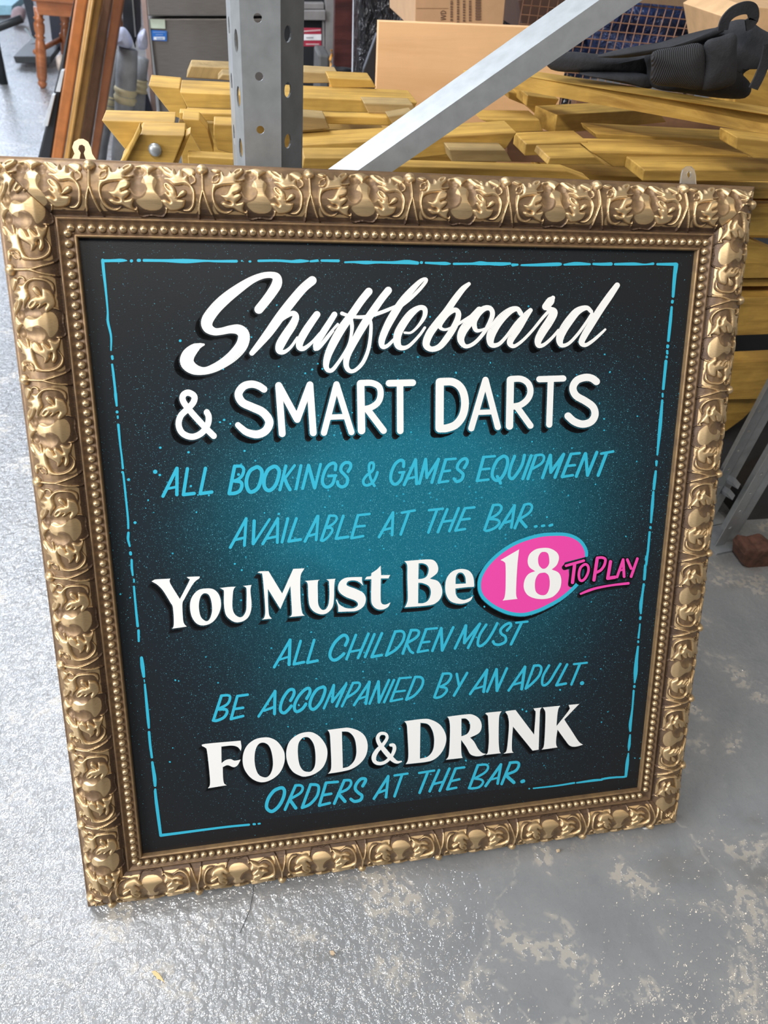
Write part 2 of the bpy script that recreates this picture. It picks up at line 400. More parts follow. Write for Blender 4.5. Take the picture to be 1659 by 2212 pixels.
    P = [(a * AX, b * AY) for a, b in to_cell(cat_rom(pts_of('225,700 260,790 340,850 480,800 560,800 650,830 690,870 620,850 520,840 470,900 380,905 270,860 215,780'), n=3))]
    rub = np.maximum(rub, np.clip(sdf(P) / .0004 + .3, 0, .8))
    P = [(a * AX, b * AY) for a, b in to_cell(cat_rom(pts_of('1090,810 1250,830 1330,850 1420,840 1480,760 1500,650 1520,800 1440,890 1330,890 1230,850 1140,870 1060,885'), n=3))]
    rub = np.maximum(rub, np.clip(sdf(P) / .0004 + .3, 0, .8))
    return h, rub
CELL_H, CELL_R = cell_maps()
OUT = .0665                                   # bead line to outer edge
PROFILE = [(0.0, -.030), (0.0001, -.0125), (.0008, -.0112), (.0030, -.0108), (.0055, -.0085), (.010, -.0035), (.016, .0020), (.024, .0062), (.032, .0080),
           (.040, .0072), (.047, .0034), (.0525, -.0018), (.0545, -.0032), (.0556, -.0030), (.0562, -.0002), (.0570, .0012), (.0582, .0014), (.0592, .0004), (.0598, -.0012),
           (.0665, -.0016), (.0722, -.0012), (.0727, .0004), (.0738, .0012), (.0750, .0010), (.0756, -.0002), (.0757, -.0075)]
PX = np.array([p[0] for p in PROFILE]); PW = np.array([p[1] for p in PROFILE])
_x = np.linspace(.0008, .0545, 110); _w = np.interp(_x, PX, PW); _k = np.exp(-np.linspace(-2, 2, 13) ** 2); _k /= _k.sum()
_s = np.convolve(np.pad(_w, 6, mode='edge'), _k, mode='valid')
_m = (PX < .0008) | (PX > .0545)
PX, PW = np.concatenate([PX[PX < .0008], _x, PX[PX > .0545]]), np.concatenate([PW[PX < .0008], _s, PW[PX > .0545]])
def rail(name, length, start_ball, origin, sdir, tdir, label):
    """s runs along the rail (cell's right), t from the outer edge inwards; origin is the outer corner at s=0"""
    fine = np.linspace(.0008, .0552, 92)
    t = np.unique(np.concatenate([[0, .0001], fine, PX[PX > .0552]]))
    ns = int(length / .00062); s0 = np.linspace(0, length, ns)
    S, T = np.meshgrid(s0, t)
    S = np.minimum(np.maximum(S, T), length - T)
    w = np.interp(T, PX, PW)
    H_, W_ = CELL_H.shape
    fx = (((S - start_ball) / .110) % 1.0) * W_ - .5; fy = np.clip((T - .0021) / .0534 * H_ - .5, 0, H_ - 1.001)
    x0 = np.floor(fx).astype(int); y0 = np.floor(fy).astype(int); ax = fx - x0; ay = fy - y0
    def samp(M):
        a = M[y0, x0 % W_]; b = M[y0, (x0 + 1) % W_]; c = M[np.minimum(y0 + 1, H_ - 1), x0 % W_]; d = M[np.minimum(y0 + 1, H_ - 1), (x0 + 1) % W_]
        return (a * (1 - ax) + b * ax) * (1 - ay) + (c * (1 - ax) + d * ax) * ay
    zone = (T < .0552) & (T > .0021)
    fade = np.clip((T - .0021) / .0012, 0, 1) * np.clip((.0555 - T) / .001, 0, 1)
    hh = samp(CELL_H) * fade * 1.45; q_ = np.clip((T - .036) / .012, 0, 1); rb = np.where(zone, np.maximum(samp(CELL_R), .36 - .26 * q_ * q_), .26)
    rb = np.where(T > .0555, .22, rb); rb = np.where((T > .056) & (T < .0592), .36, rb); rb = np.where(T > .0727, .40, rb); rb = np.where((T > .050) & (T < .0558), .08, rb)
    hh = hh * np.clip(np.minimum(S - T, length - T - S) / .0006, 0, 1)
    w = w + hh
    # the relief stands off along the moulding's slope: push it outwards a little on the outer flank
    slope = np.interp(T, PX, np.gradient(PW, PX + np.arange(len(PX)) * 1e-9)); slope = np.clip(slope, -.8, .8)
    T2 = T - hh * slope * .5 * zone
    o = np.array(origin); sd = np.array(sdir); td = np.array(tdir)
    co = o[None, None, :] + S[..., None] * sd + T2[..., None] * td
    co[..., 2] = w
    nt, nsx = S.shape
    idx = np.arange(nt * nsx).reshape(nt, nsx)
    q = np.stack([idx[:-1, :-1], idx[:-1, 1:], idx[1:, 1:], idx[1:, :-1]], -1).reshape(-1, 4)
    wid = (S[:-1, 1:] - S[:-1, :-1] > 1e-7) | (S[1:, 1:] - S[1:, :-1] > 1e-7)
    q = q[wid.reshape(-1)]
    if np.cross(sd, td)[2] < 0: q = q[:, ::-1]
    me = bpy.data.meshes.new(name); nv = nt * nsx
    me.vertices.add(nv); me.vertices.foreach_set('co', co.reshape(-1).astype(np.float32))
    me.loops.add(len(q) * 4); me.loops.foreach_set('vertex_index', q.reshape(-1).astype(np.int32))
    me.polygons.add(len(q)); me.polygons.foreach_set('loop_start', np.arange(0, len(q) * 4, 4, dtype=np.int32))
    me.polygons.foreach_set('use_smooth', np.ones(len(q), bool))
    a = me.attributes.new('rub', 'FLOAT', 'POINT'); a.data.foreach_set('value', rb.reshape(-1).astype(np.float32))
    me.update(calc_edges=True); me.validate()
    return link(name, me, M_GOLD, sign, label)
UO, VO = SW / 2 + OUT, SH / 2 + OUT
R_TOP = rail('frame_rail', 2 * UO, -.3336 + UO, (-UO, VO, 0), (1, 0, 0), (0, -1, 0), 'top rail of the gold frame')
R_LEFT = rail('frame_rail', 2 * VO, (-.3178 + VO) % .11, (-UO, -VO, 0), (0, 1, 0), (1, 0, 0), 'left rail of the gold frame')
R_RIGHT = rail('frame_rail', 2 * VO, (VO - .3173) % .11, (UO, VO, 0), (0, -1, 0), (-1, 0, 0), 'right rail of the gold frame')
R_BOT = rail('frame_rail', 2 * UO, (UO - .3764) % .11, (UO, -VO, 0), (-1, 0, 0), (0, 1, 0), 'bottom rail of the gold frame')
bp = SW / 71.37
bead_prof = [(.0001, .0048), (.0018, .0044), (.0031, .0033), (.0039, .0018), (.0041, 0), (.0041, -.001)]
bead_me = lathe('bead', bead_prof[::-1], 12); bead_me.materials.append(M_BEAD)
def bead(u, v, par):
    b = bpy.data.objects.new('bead', bead_me); COL.objects.link(b); b.parent = par; b.location = (u, v, -.0006)
for i in range(72): bead(-SW / 2 + (.37 + i) * bp, SH / 2, R_TOP)
for i in range(76): bead(-SW / 2, SH / 2 - (.55 + i) * bp, R_LEFT)
for i in range(75): bead(SW / 2, SH / 2 - (1.0 + i) * bp * 1.002, R_RIGHT)
for i in range(71): bead(-SW / 2 + (.55 + i) * bp, -SH / 2, R_BOT)

# the painted board: black ground with an airbrushed teal glow and fine spatter (it is paint)
BW = -.0062
def board_mat():
    t = NT('painted_board'); v = t.coord()
    sep = t.n('ShaderNodeSeparateXYZ'); t.l(v, sep.inputs[0])
    wob = t.noise(v, 7, 3, .6)
    def blob(cx, cy, sx, sy, amp):
        dx = t.math('DIVIDE', t.math('SUBTRACT', sep.outputs[0], cx), sx); dy = t.math('DIVIDE', t.math('SUBTRACT', sep.outputs[1], cy), sy)
        r = t.math('ADD', t.math('MULTIPLY', dx, dx), t.math('MULTIPLY', dy, dy))
        return t.math('MULTIPLY', t.math('POWER', 2.718, t.math('MULTIPLY', r, -1.0)), amp)
    g = blob(0.02, .075, .19, .115, .80)
    for b in BLOBS: g = t.math('ADD', g, blob(*b))
    g = t.math('MULTIPLY', g, t.math('MULTIPLY_ADD', wob, .7, .65))
    inb = t.math('MULTIPLY', t.math('GREATER_THAN', sep.outputs[1], -.347), 1.0)
    g = t.math('MULTIPLY', g, inb)
    c = t.ramp(g, [(0.0, (.0135, .0140, .0155)), (.18, (.012, .022, .030)), (.45, (.008, .056, .080)), (.75, (.007, .092, .136)), (1.0, (.007, .135, .20))])
    # fine spray grain
    def spat(scale, th, dens):
        vo = t.n('ShaderNodeTexVoronoi'); vo.inputs['Scale'].default_value = scale; t.l(v, vo.inputs['Vector'])
        dot = t.ramp(vo.outputs['Distance'], [(th * .8, 1.0), (th * 1.2, 0.0)])
        sc = t.n('ShaderNodeSeparateColor'); t.l(vo.outputs['Color'], sc.inputs[0])
        keep = t.math('LESS_THAN', sc.outputs[0], t.math('MULTIPLY', t.math('ADD', g, .008), dens))
        return t.math('MULTIPLY', dot, keep)
    c = t.mix(t.math('MULTIPLY', spat(900, .28, 1.3), .55), c, (.10, .34, .42))
    c = t.mix(t.math('MULTIPLY', spat(430, .22, .5), .8), c, (.09, .38, .48))
    c = t.mix(t.math('MULTIPLY', spat(120, .14, .22), .9), c, (.03, .36, .52))
    t.set(Base_Color=c, Roughness=.40, Specular_IOR_Level=.28)
    t.bump(t.noise(v, 1100, 2, .6), .00018, .55)
    return t.m
BLOBS = [(.02, -.03, .20, .20, .38), (.06, .16, .24, .10, .18), (-.02, -.22, .16, .12, .30), (-.16, .02, .14, .22, .16), (-.09, .12, .12, .14, .12), (.20, -.05, .12, .2, .10), (.03, .0, .3, .33, .12)]
M_BOARD = board_mat()
board_me = box_mesh('board', SW - .012, SH - .012, .006, (0, 0, BW - .003))
link('board', board_me, M_BOARD, sign, 'black board with airbrushed teal glow')
back_me = box_mesh('backing_board', SW + .10, SH + .10, .004, (0, 0, -.021))
link('backing_board', back_me, plain('backing_card', (.25, .17, .10), .8), sign)

def paint(name, col, rough=.4):
    t = NT(name); v = t.coord(); t.set(Base_Color=col, Roughness=rough, Specular_IOR_Level=.4); t.bump(t.noise(v, 900, 2, .6), .00012, .5); return t.m
P_WHITE = paint('white_enamel', (.86, .86, .84)); P_TEAL = paint('turquoise_enamel', (.038, .44, .62)); P_PINK = paint('pink_enamel', (.82, .07, .39)); P_SHADE = paint('black_enamel', (.008, .009, .011), .35)

def parse(s):
    P = []
    for tok in s.split():
        c = tok.endswith('*'); q = [float(a) for a in tok.rstrip('*').split(',')]
        P.append((q[0], q[1], q[2] if len(q) > 2 else None, c))
    return P
def curve(P, closed, n=7):
    m = len(P); out = []; rng = range(m) if closed else range(m - 1)
    for i in rng:
        a, b = P[i], P[(i + 1) % m]
        A, B = np.array(a[:3], float), np.array(b[:3], float)
        if a[3] and b[3]:
            out.append((*A, a[3])); continue
        pa = P[i - 1] if (i > 0 or closed) and not a[3] else None
        pb = P[(i + 2) % m] if (closed or i + 2 < m) and not b[3] else None
        p0 = np.array(pa[:3], float) if pa is not None else A - (B - A) * .5
        p3 = np.array(pb[:3], float) if pb is not None else B + (B - A) * .5
        for k in range(n):
            u = k / n
            q = .5 * ((2 * A) + (-p0 + B) * u + (2 * p0 - 5 * A + 4 * B - p3) * u * u + (-p0 + 3 * A - 3 * B + p3) * u ** 3)
            out.append((*q, a[3] and k == 0))
    if not closed: out.append((*np.array(P[-1][:3], float), True))
    return out
class Art:
    """a set of brush strokes and filled outlines kept in photograph pixels, then laid on the board"""
    def __init__(s): s.polys = []; s.fills = []; s.strokes = []
    def K(s, crop):
        x0, y0, sc = crop; s.o = (x0, y0); s.sc = sc; return s
    def S(s, w, *ss):
        for q in ss:
            P = parse(q); P = [(p[0] / s.sc + s.o[0], p[1] / s.sc + s.o[1], (p[2] if p[2] else w) / s.sc, p[3]) for p in P]
            s.strokes.append(curve(P, False))
        return s
    def F(s, *loops):
        L = []
        for q in loops:
            P = parse(q); P = [(p[0] / s.sc + s.o[0], p[1] / s.sc + s.o[1], 0, p[3]) for p in P]
            L.append([(c[0], c[1]) for c in curve(P, True)])
        s.fills.append(L); return s
    def union(s, V, fc):
        VA = np.array(V)
        res = delaunay_2d_cdt([Vector(p) for p in V], [], fc, 0, 1e-3)
        RV = np.array([(p.x, p.y) for p in res[0]]); RT = np.array([tuple(f) for f in res[2]]); ct = RV[RT].mean(1)
        keep = np.zeros(len(ct), bool)
        for f in fc:
            p = VA[list(f)]; lo = p.min(0); hi = p.max(0)
            c = np.nonzero(~keep & (ct[:, 0] > lo[0]) & (ct[:, 0] < hi[0]) & (ct[:, 1] > lo[1]) & (ct[:, 1] < hi[1]))[0]
            if not len(c): continue
            e = np.roll(p, -1, 0) - p; q = ct[c][:, None, :] - p[None]
            keep[c] |= (e[None, :, 0] * q[..., 1] - e[None, :, 1] * q[..., 0] >= -1e-6).all(1)
        return [tuple(p) for p in RV], [tuple(int(i) for i in f) for f in RT[keep]]
    def build(s, name, w, mat, label=None, grow=0.0, offs=((0, 0),), parent=None):
        V = []; Fc = []; cache = {}
        def add(poly):
            b = len(V)
            for x, y in poly: V.append((x, y))
            return b
        for dx, dy in offs:
            for st in s.strokes:
                n = len(st)
                for i in range(n):
                    x, y, r = st[i][0] + dx, st[i][1] + dy, st[i][2] / 2 + grow
                    turn = 9
                    if 0 < i < n - 1:
                        a1 = math.atan2(st[i][1] - st[i - 1][1], st[i][0] - st[i - 1][0]); a2 = math.atan2(st[i + 1][1] - st[i][1], st[i + 1][0] - st[i][0])
                        turn = abs((a2 - a1 + math.pi) % (2 * math.pi) - math.pi)
                    if turn > .05:
                        m = 16 if turn > .6 else 12; ph = st[i][0] * .37
                        base = add([(x + r * math.cos(k * 2 * math.pi / m + ph), y + r * math.sin(k * 2 * math.pi / m + ph)) for k in range(m)])
                        Fc.append(tuple(range(base, base + m)))
                    if i < n - 1:
                        x2, y2, r2 = st[i + 1][0] + dx, st[i + 1][1] + dy, st[i + 1][2] / 2 + grow
                        ex, ey = x2 - x, y2 - y; l2 = math.hypot(ex, ey) or 1; nx, ny = -ey / l2, ex / l2
                        base = add([(x + nx * r, y + ny * r), (x - nx * r, y - ny * r), (x2 - nx * r2, y2 - ny * r2), (x2 + nx * r2, y2 + ny * r2)])
                        Fc.append((base, base + 1, base + 2, base + 3))
            for L in s.fills:
                tri = tessellate_polygon([[Vector((x + dx, y + dy, 0)) for x, y in l] for l in L])
                base = add([(x + dx, y + dy) for l in L for x, y in l])
                for t3 in tri: Fc.append(tuple(base + i for i in t3))
                if grow > 0:
                    for l in L:
                        m = len(l)
                        for i in range(m):
                            (x, y), (x2, y2) = l[i], l[(i + 1) % m]; x += dx; y += dy; x2 += dx; y2 += dy
                            ex, ey = x2 - x, y2 - y; l2 = math.hypot(ex, ey) or 1; nx, ny = -ey / l2 * grow, ex / l2 * grow
                            b0 = add([(x + nx, y + ny), (x - nx, y - ny), (x2 - nx, y2 - ny), (x2 + nx, y2 + ny)]); Fc.append((b0, b0 + 1, b0 + 2, b0 + 3))
                            b0 = add([(x + grow * math.cos(k * math.pi / 4), y + grow * math.sin(k * math.pi / 4)) for k in range(8)]); Fc.append(tuple(range(b0, b0 + 8)))
        # merge the overlapping pieces into one clean sheet
        def ccw(f):
            ar = sum(V[f[k]][0] * V[f[(k + 1) % len(f)]][1] - V[f[(k + 1) % len(f)]][0] * V[f[k]][1] for k in range(len(f)))
            return f if ar > 0 else tuple(reversed(f))
        if mat is not P_SHADE: V, Fc = s.union(V, [ccw(f) for f in Fc])
        W3 = [(*sign_uv(x, y, w), w) for x, y in V]
        out = []
        for f in Fc:
            a, b, c = (W3[f[0]], W3[f[1]], W3[f[2]])
            cr = (b[0] - a[0]) * (c[1] - a[1]) - (b[1] - a[1]) * (c[0] - a[0])
            out.append(f if cr > 0 else tuple(reversed(f)))
        me = mesh(name, W3, out)
        return link(name, me, mat, parent or sign, label)
def sweep(dx, dy, n=4, f0=.25): return [(dx * (f0 + (1 - f0) * k / (n - 1)), dy * (f0 + (1 - f0) * k / (n - 1))) for k in range(n)]
def shaded(art, name, label, mat, off, gap):
    art.build('drop_shadow', BW + .00010, P_SHADE, 'painted black drop shade', 0.0, sweep(*off))
    if gap: art.build('shade_gap', BW + .00018, M_BOARD, 'thin board-coloured gap round the letters', gap)
    return art.build(name, BW + .00032, mat, label)

# ---------------------------------------------------------------- the lettering, traced stroke by stroke
K1 = (370, 580, 4.1475); K2 = (650, 580, 4.1475); K3 = (980, 580, 4.1475)
LA = (330, 960, 4.608); LB = (670, 960, 4.608); LC = (1000, 960, 4.608); LD = (310, 1180, 4.608); LE = (640, 1160, 4.608); LF = (860, 1140, 4.608)
LG = (1040, 1140, 4.608); MA = (440, 1330, 4.608); MB_ = (760, 1310, 4.608); MC = (930, 1310, 4.608); NA = (420, 1540, 4.608); NB = (740, 1520, 4.608); NC = (940, 1500, 4.608)
a = Art()
a.K(K1).S(60, '785,365,82 850,285,84 905,210,88 945,140,92 945,82,78 900,58,58 820,64,56 720,104,66 600,182,86 480,275,100 385,370,104 322,465,106 328,530,92 385,565,68 450,562,64 530,545,72 605,548,92 650,595,104 635,680,108 570,765,102 480,838,88 380,893,76 290,918,68 200,900,98 142,845,122 150,780,118 200,722,92 250,692,50 290,682,20',
  '1262,108,80 1180,178,80 1080,295,84 980,425,86 880,565,80 800,665,64 722,758,46',
  '850,600,20 930,515,28 1010,440,38 1085,402,46 1115,430,60 1090,500,74 1030,590,80 978,680,82 968,735,60 1010,748,38 1070,705,28 1130,620,25',
  '1305,412,62 1260,475,66 1200,565,70 1155,650,68 1150,705,56 1190,716,40 1260,662,28 1330,580,22',
  '1462,412,52 1420,480,56 1350,590,60 1298,680,54 1308,716,42 1370,660,28 1450,560,20')
a.K(K2).S(60, '608,206,68 540,290,68 450,420,70 370,530,76 300,650,76 245,770,66 225,860,54 240,908,42 280,910,38 330,850,32 390,760,30 430,680,26 450,600,28 458,520,35 448,455,35',
  '783,196,66 720,275,66 640,390,70 560,510,72 480,650,66 420,770,60 405,860,50 430,913,40 480,915,34 550,850,35 600,740,34 622,620,32 628,500,30 615,440,25',
  '130,720,38 180,680,28 250,590,22 330,500,25', '368,402,34 420,420,30 500,435,32 600,430,34 700,400,34 790,365,32 860,330,20',
  '880,350,30 980,270,32 1070,180,32 1122,112,30 1112,92,26 1070,115,40 1000,185,54 910,290,66 820,430,72 762,540,66 725,640,60 730,698,44 770,695,34 830,640,28 880,580,22',
  '930,575,22 990,572,22 1060,505,28 1108,425,40 1108,362,46 1060,352,46 990,400,66 920,490,72 868,590,72 866,680,62 905,712,44 970,692,32 1060,600,26 1110,530,24',
  '1505,138,34 1450,185,52 1380,275,60 1300,390,64 1220,490,68 1150,590,70 1122,680,64 1165,722,48 1240,702,54 1310,622,60 1380,510,58 1412,415,50 1388,372,44 1330,392,50 1272,450,56 1245,520,38 1290,548,24 1370,520,24 1450,472,26 1520,430,30')
a.K(K3).S(60, '230,372,62 150,468,76 82,560,78 64,640,62 105,697,38 180,672,34 260,590,34 320,490,40 348,410,44 330,360,44 280,356,50 220,402,60 184,480,50 200,552,38 260,548,24 330,510,24 400,450,24',
  '600,402,44 570,362,44 510,376,60 430,442,78 368,525,82 330,612,76 338,682,50 400,680,36 470,612,30 550,500,26 620,420,24',
  '688,374,40 640,432,62 580,532,66 518,625,62 505,672,52 540,696,34 610,652,28 700,560,26 790,450,28 845,390,30',
  '890,262,38 868,290,72 825,342,66', '820,350,40 870,368,50 896,395,72 860,470,76 800,560,76 758,640,66 762,690,44 810,682,32 880,622,28 940,552,25',
  '1232,385,35 1190,352,42 1110,382,66 1040,462,76 980,552,76 950,632,66 966,688,40 1030,672,30 1110,590,28 1190,480,26 1240,400,24',
  '1465,150,50 1400,242,62 1310,372,66 1230,502,64 1170,602,60 1146,662,54 1180,686,36 1240,652,30 1310,592,26 1358,546,20')
shaded(a, 'script_lettering', 'white brush-script headline Shuffleboard', P_WHITE, (-13, 11), 3.5)
a = Art()
a.K(K1).S(56, '380,1500* 300,1420 190,1300 112,1200 104,1140 150,1112 204,1142 200,1195 150,1255 85,1320 66,1400 100,1475 185,1508 270,1475 325,1400 335,1330 318,1288',
  '830,1082,62 780,1050,64 715,1036,66 645,1058,70 602,1125,72 635,1198,72 720,1240,74 820,1288,76 878,1370,76 848,1450,74 770,1486,72 680,1468,64 625,1428,58 597,1402,52')
a.S(62, '962,1048* 994,1480*', '965,1052* 1128,1352* 1242,1042* 1272,1472*').S(56, '1368,1472* 1480,1038* 1614,1466*').S(48, '1415,1332* 1550,1327*')
a.K(K2).S(68, '535,1032* 543,1452*').S(56, '540,1026* 635,1026 700,1060 714,1130 690,1200 625,1246 545,1264*').S(60, '605,1275* 740,1452*').S(60, '790,1028* 1002,1023*', '888,1040* 890,1454*')
a.S(74, '1244,1018* 1242,1432*').S(70, '1250,1015* 1365,1018 1440,1078 1470,1190 1452,1310 1392,1395 1310,1430 1242,1434*')
a.K(K3).S(56, '158,1432* 285,998* 396,1420*').S(46, '205,1290* 360,1284*').S(66, '508,998* 500,1412*').S(56, '515,990* 605,990 668,1030 688,1100 664,1168 600,1222 515,1240*').S(56, '572,1248* 688,1408*')
a.S(56, '768,992* 982,985*', '870,1000* 856,1398*').S(66, '1278,1012 1238,984 1180,976 1105,1002 1068,1068 1096,1138 1180,1188 1248,1240 1266,1310 1230,1372 1155,1394 1080,1370 1025,1322')
shaded(a, 'block_lettering', 'white rounded capitals & SMART DARTS', P_WHITE, (-11, 11.5), 3.4)
a = Art()
a.K(LA).S(34, '102,515* 240,238*', '242,238* 240,500*', '345,242* 305,500* 412,488*', '525,238* 472,490* 588,474*').S(26, '150,440* 240,422*')
a.S(36, '815,218* 762,482*', '820,365 870,372 888,405 868,460 820,485 762,490*').S(32, '815,218* 880,218 905,252 890,310 845,350 800,366')
a.S(38, '1032,225 970,262 936,340 936,415 962,468 1002,468 1050,428 1080,340 1084,262 1052,228 1032,225', '1202,220 1150,252 1114,325 1108,405 1132,450 1172,455 1220,408 1250,330 1258,262 1230,224 1202,220')
a.S(32, '1325,215* 1266,452*', '1475,212* 1428,440*', '1550,208* 1492,438*').S(28, '1412,210* 1310,345*').S(36, '1315,342* 1338,400 1366,450*')
a.K(LB).S(36, '-15,212* 45,430*').S(30, '104,198* 48,430*').S(33, '250,252 255,205 225,186 175,218 137,290 122,368 142,414 180,424 225,390 244,330 246,312*', '378,270 404,222 394,186 350,182 316,212 306,260 340,300 372,342 362,398 320,423 282,405 272,372')
a.S(28, '182,315* 258,310*', '640,412* 602,340 586,250 592,195 616,182 634,202 620,260 562,310 530,360 540,400 580,405 630,370 660,310 670,278')
a.S(32, '930,220 930,172 900,157 850,192 812,270 802,340 822,388 860,394 903,350 924,292*', '936,402* 1050,152* 1060,392*', '1087,388* 1150,148* 1162,330*', '1278,148* 1212,378*', '1350,152* 1282,378*', '1535,232 1564,178 1550,142 1506,156 1472,200 1466,240 1500,272 1523,300 1508,348 1460,370 1432,342').S(25, '888,280* 938,275*', '978,340* 1052,322*', '1352,150* 1448,142*', '1316,270* 1392,261*', '1284,378* 1374,366*').S(28, '1162,325* 1278,148*')
a.K(LC).S(33, '206,128* 142,362*', '390,122 342,160 302,240 292,310 320,354 365,350 412,290 443,200 440,138 412,117 390,122', '342,320 360,350 374,385').S(25, '208,126* 318,117*', '182,249* 264,241*', '144,362* 254,350*')
a.S(32, '515,118* 476,220 460,308 490,342 540,288 590,200 613,108*', '680,112* 596,342*', '726,112* 646,342*', '870,108* 792,332*', '872,108* 874,278* 1003,98*', '1003,98* 916,328*', '1075,98* 988,322*', '1218,92* 1128,318*', '1222,92* 1240,308* 1333,78*', '1430,85* 1346,308*').S(26, '726,108* 788,105 808,135 780,190 698,240*', '1075,96* 1162,87*', '1042,214* 1114,206*', '988,324* 1094,306*', '1376,92* 1496,70*')
a.build('turquoise_lettering', BW + .0003, P_TEAL, 'turquoise casual capitals ALL BOOKINGS & GAMES EQUIPMENT')
a = Art()
a.K(LA).S(30, '772,1026* 930,738*', '930,738* 912,1006*', '1345,738* 1287,972*', '1430,738* 1352,965* 1472,946*', '1095,990* 1245,738* 1240,976*', '1515,965* 1640,715*').S(34, '1010,762* 1000,988*').S(26, '1162,746* 1005,988*', '822,950* 918,926*', '1142,936* 1238,915*')
a.K(LB).S(29, '80,715* 60,950*', '190,718* 112,948*', '330,712* 257,938* 378,920*', '475,708* 412,932*', '686,922* 825,678* 816,902*', '980,678* 902,896*', '1260,658* 1177,876*', '1365,646* 1272,872*', '1478,636* 1386,862*', '1540,638* 1447,858*')
a.S(25, '-10,910* 60,890*', '190,710 250,712 264,742 230,790 160,830*', '172,832 210,832 220,862 180,920 130,958 108,955*', '477,705* 592,692*', '446,820* 543,810*', '412,934* 528,912*', '737,850* 820,830*', '912,680* 1042,657*', '1182,655* 1322,640*', '1322,770* 1428,755*', '1542,636* 1636,626*', '1502,750* 1588,739*', '1447,858* 1542,842*')
a.K(LC).S(29, '300,612* 218,842*', '366,836* 515,608* 482,826*', '610,608* 517,832*').S(26, '300,605 360,602 384,632 350,690 257,745*', '272,742 340,750 364,780 320,830 242,860 214,850*', '417,780* 490,757*', '610,602 662,592 688,622 660,680 572,740*', '718,818* 732,815*', '788,812* 808,808*', '863,808* 888,800*').S(33, '567,748* 628,820*')
a.build('turquoise_lettering', BW + .0003, P_TEAL, 'turquoise casual capitals AVAILABLE AT THE BAR...')
a = Art()
a.K(LD).F('80,350* 110,333 150,328 268,322* 260,345 275,385 362,525* 455,345 450,325 435,312* 440,305 560,300* 555,320 520,345 480,395 410,520 388,570 390,680 400,760 430,800* 285,820* 300,790 300,700 290,600 270,565 200,450 140,385')
a.F('620,420 540,440 480,510 462,600 480,700 530,770 600,788 680,760 740,690 772,590 755,490 700,430', '610,468 575,490 555,550 552,620 570,700 610,740 640,742 665,710 682,640 675,550 650,485')
a.F('760,415* 850,405 918,402* 900,425 890,470 885,600 905,670 950,705 990,695 1020,640 1025,560 1025,430 1010,405 988,395* 1078,385* 1070,400 1065,450 1075,560 1070,640 1040,710 980,750 910,755 850,720 815,670 800,570 800,450 785,430')
a.F('1135,262* 1160,250 1245,248* 1380,470* 1490,225* 1602,220* 1590,240 1565,290 1560,400 1565,560 1580,660 1605,690* 1450,705* 1475,680 1475,600 1462,395* 1362,625* 1238,425* 1240,560 1250,680 1278,720* 1178,730* 1205,700 1210,600 1185,300 1165,270')
a.K(LE).F('85,437* 235,425* 215,450 215,580 220,670 250,720 290,720 320,670 330,570 325,450 318,435 300,422* 393,415* 385,430 378,500 375,620 360,700 310,755 250,770 180,745 135,690 120,600 115,480 105,450')
a.F('655,398* 655,440 668,485* 620,445 570,432 520,440 500,470 520,490 600,520 670,560 693,620 670,690 600,735 500,742 418,745* 415,690 395,628* 405,625 430,670 490,705 560,710 605,690 612,660 580,630 500,600 440,560 415,510 430,450 480,410 550,400')
a.F('683,422* 700,395* 745,390* 748,360* 800,325 840,285* 845,380* 935,378* 918,412* 842,412* 840,600 850,660 890,672 938,650* 915,695 860,722 800,715 755,670 745,600 748,420*')
a.F('1075,240* 1200,230 1320,223 1380,240 1412,300 1400,360 1330,415* 1410,440 1450,510 1445,590 1400,650 1320,680 1080,700* 1100,660 1110,600 1105,400 1105,290 1090,255', '1218,262* 1260,262 1300,280 1318,320 1305,380 1270,410 1215,420*', '1215,455* 1260,460 1320,490 1340,550 1320,620 1275,655 1213,660*')
a.K(LF).F('620,410 700,425 745,480 757,560 755,588* 680,592 570,605* 575,660 600,700 650,718 700,705 745,680* 720,725 660,752 590,755 520,730 480,670 468,590 485,500 540,435', '572,560* 575,490 600,450 640,450 668,490 675,555*')
shaded(a, 'serif_lettering', 'white flared serif words You Must Be', P_WHITE, (-9.5, 11.5), 3.0)
# the pink 18 roundel
RING = '1045,275 1043,235 1020,180 980,130 920,92 850,70 750,64 580,76 380,136 235,214 115,312 35,408 -12,505 -20,600 5,675 65,740 160,803 285,852 420,864 555,829 672,775 790,707 888,628 955,560'
a = Art().K(LG); a.F(' '.join(RING.split()[1:-1]))
a.S(34, RING)
a.build('drop_shadow', BW + .00012, P_SHADE, 'painted black drop shade under the pink roundel', 0, sweep(-10, 10.5, 3, .4))
b = Art().K(LG); b.F(' '.join(RING.split()[1:-1])); b.S(34, RING)
b.build('shade_gap', BW + .00020, M_BOARD, 'thin dark gap round the pink roundel', 1.5)
p = Art().K(LG); p.F(' '.join(q + ('*' if i == 0 else '') for i, q in enumerate(RING.split())) + '* 905,590* 880,575* 868,415* 815,395* 830,345* 1030,292*')
p.build('roundel', BW + .00030, P_PINK, 'pink painted oval behind the number 18')
r_ = Art().K(LG); r_.S(34, RING); r_.build('roundel_rim', BW + .00038, P_TEAL, 'turquoise rim of the pink oval')
n18 = Art().K(LG)
n18.F('190,322* 375,215* 360,350 350,500 345,640 350,690 360,708* 210,725* 230,690 240,600 240,380 225,340')
n18.F('600,202 680,205 750,245 772,300 750,370 700,415* 770,450 795,520 780,610 720,680 640,708 540,705 460,670 422,600 430,520 470,460 535,432* 480,395 460,340 475,270 530,220', '625,240 590,250 565,300 572,370 610,408 650,395 675,350 670,280 655,250', '610,448 570,460 540,510 532,580 545,640 590,670 640,665 670,620 680,550 670,480 640,450')
n18.build('number_lettering', BW + .00046, P_WHITE, 'white serif number 18')
a = Art().K(LG)
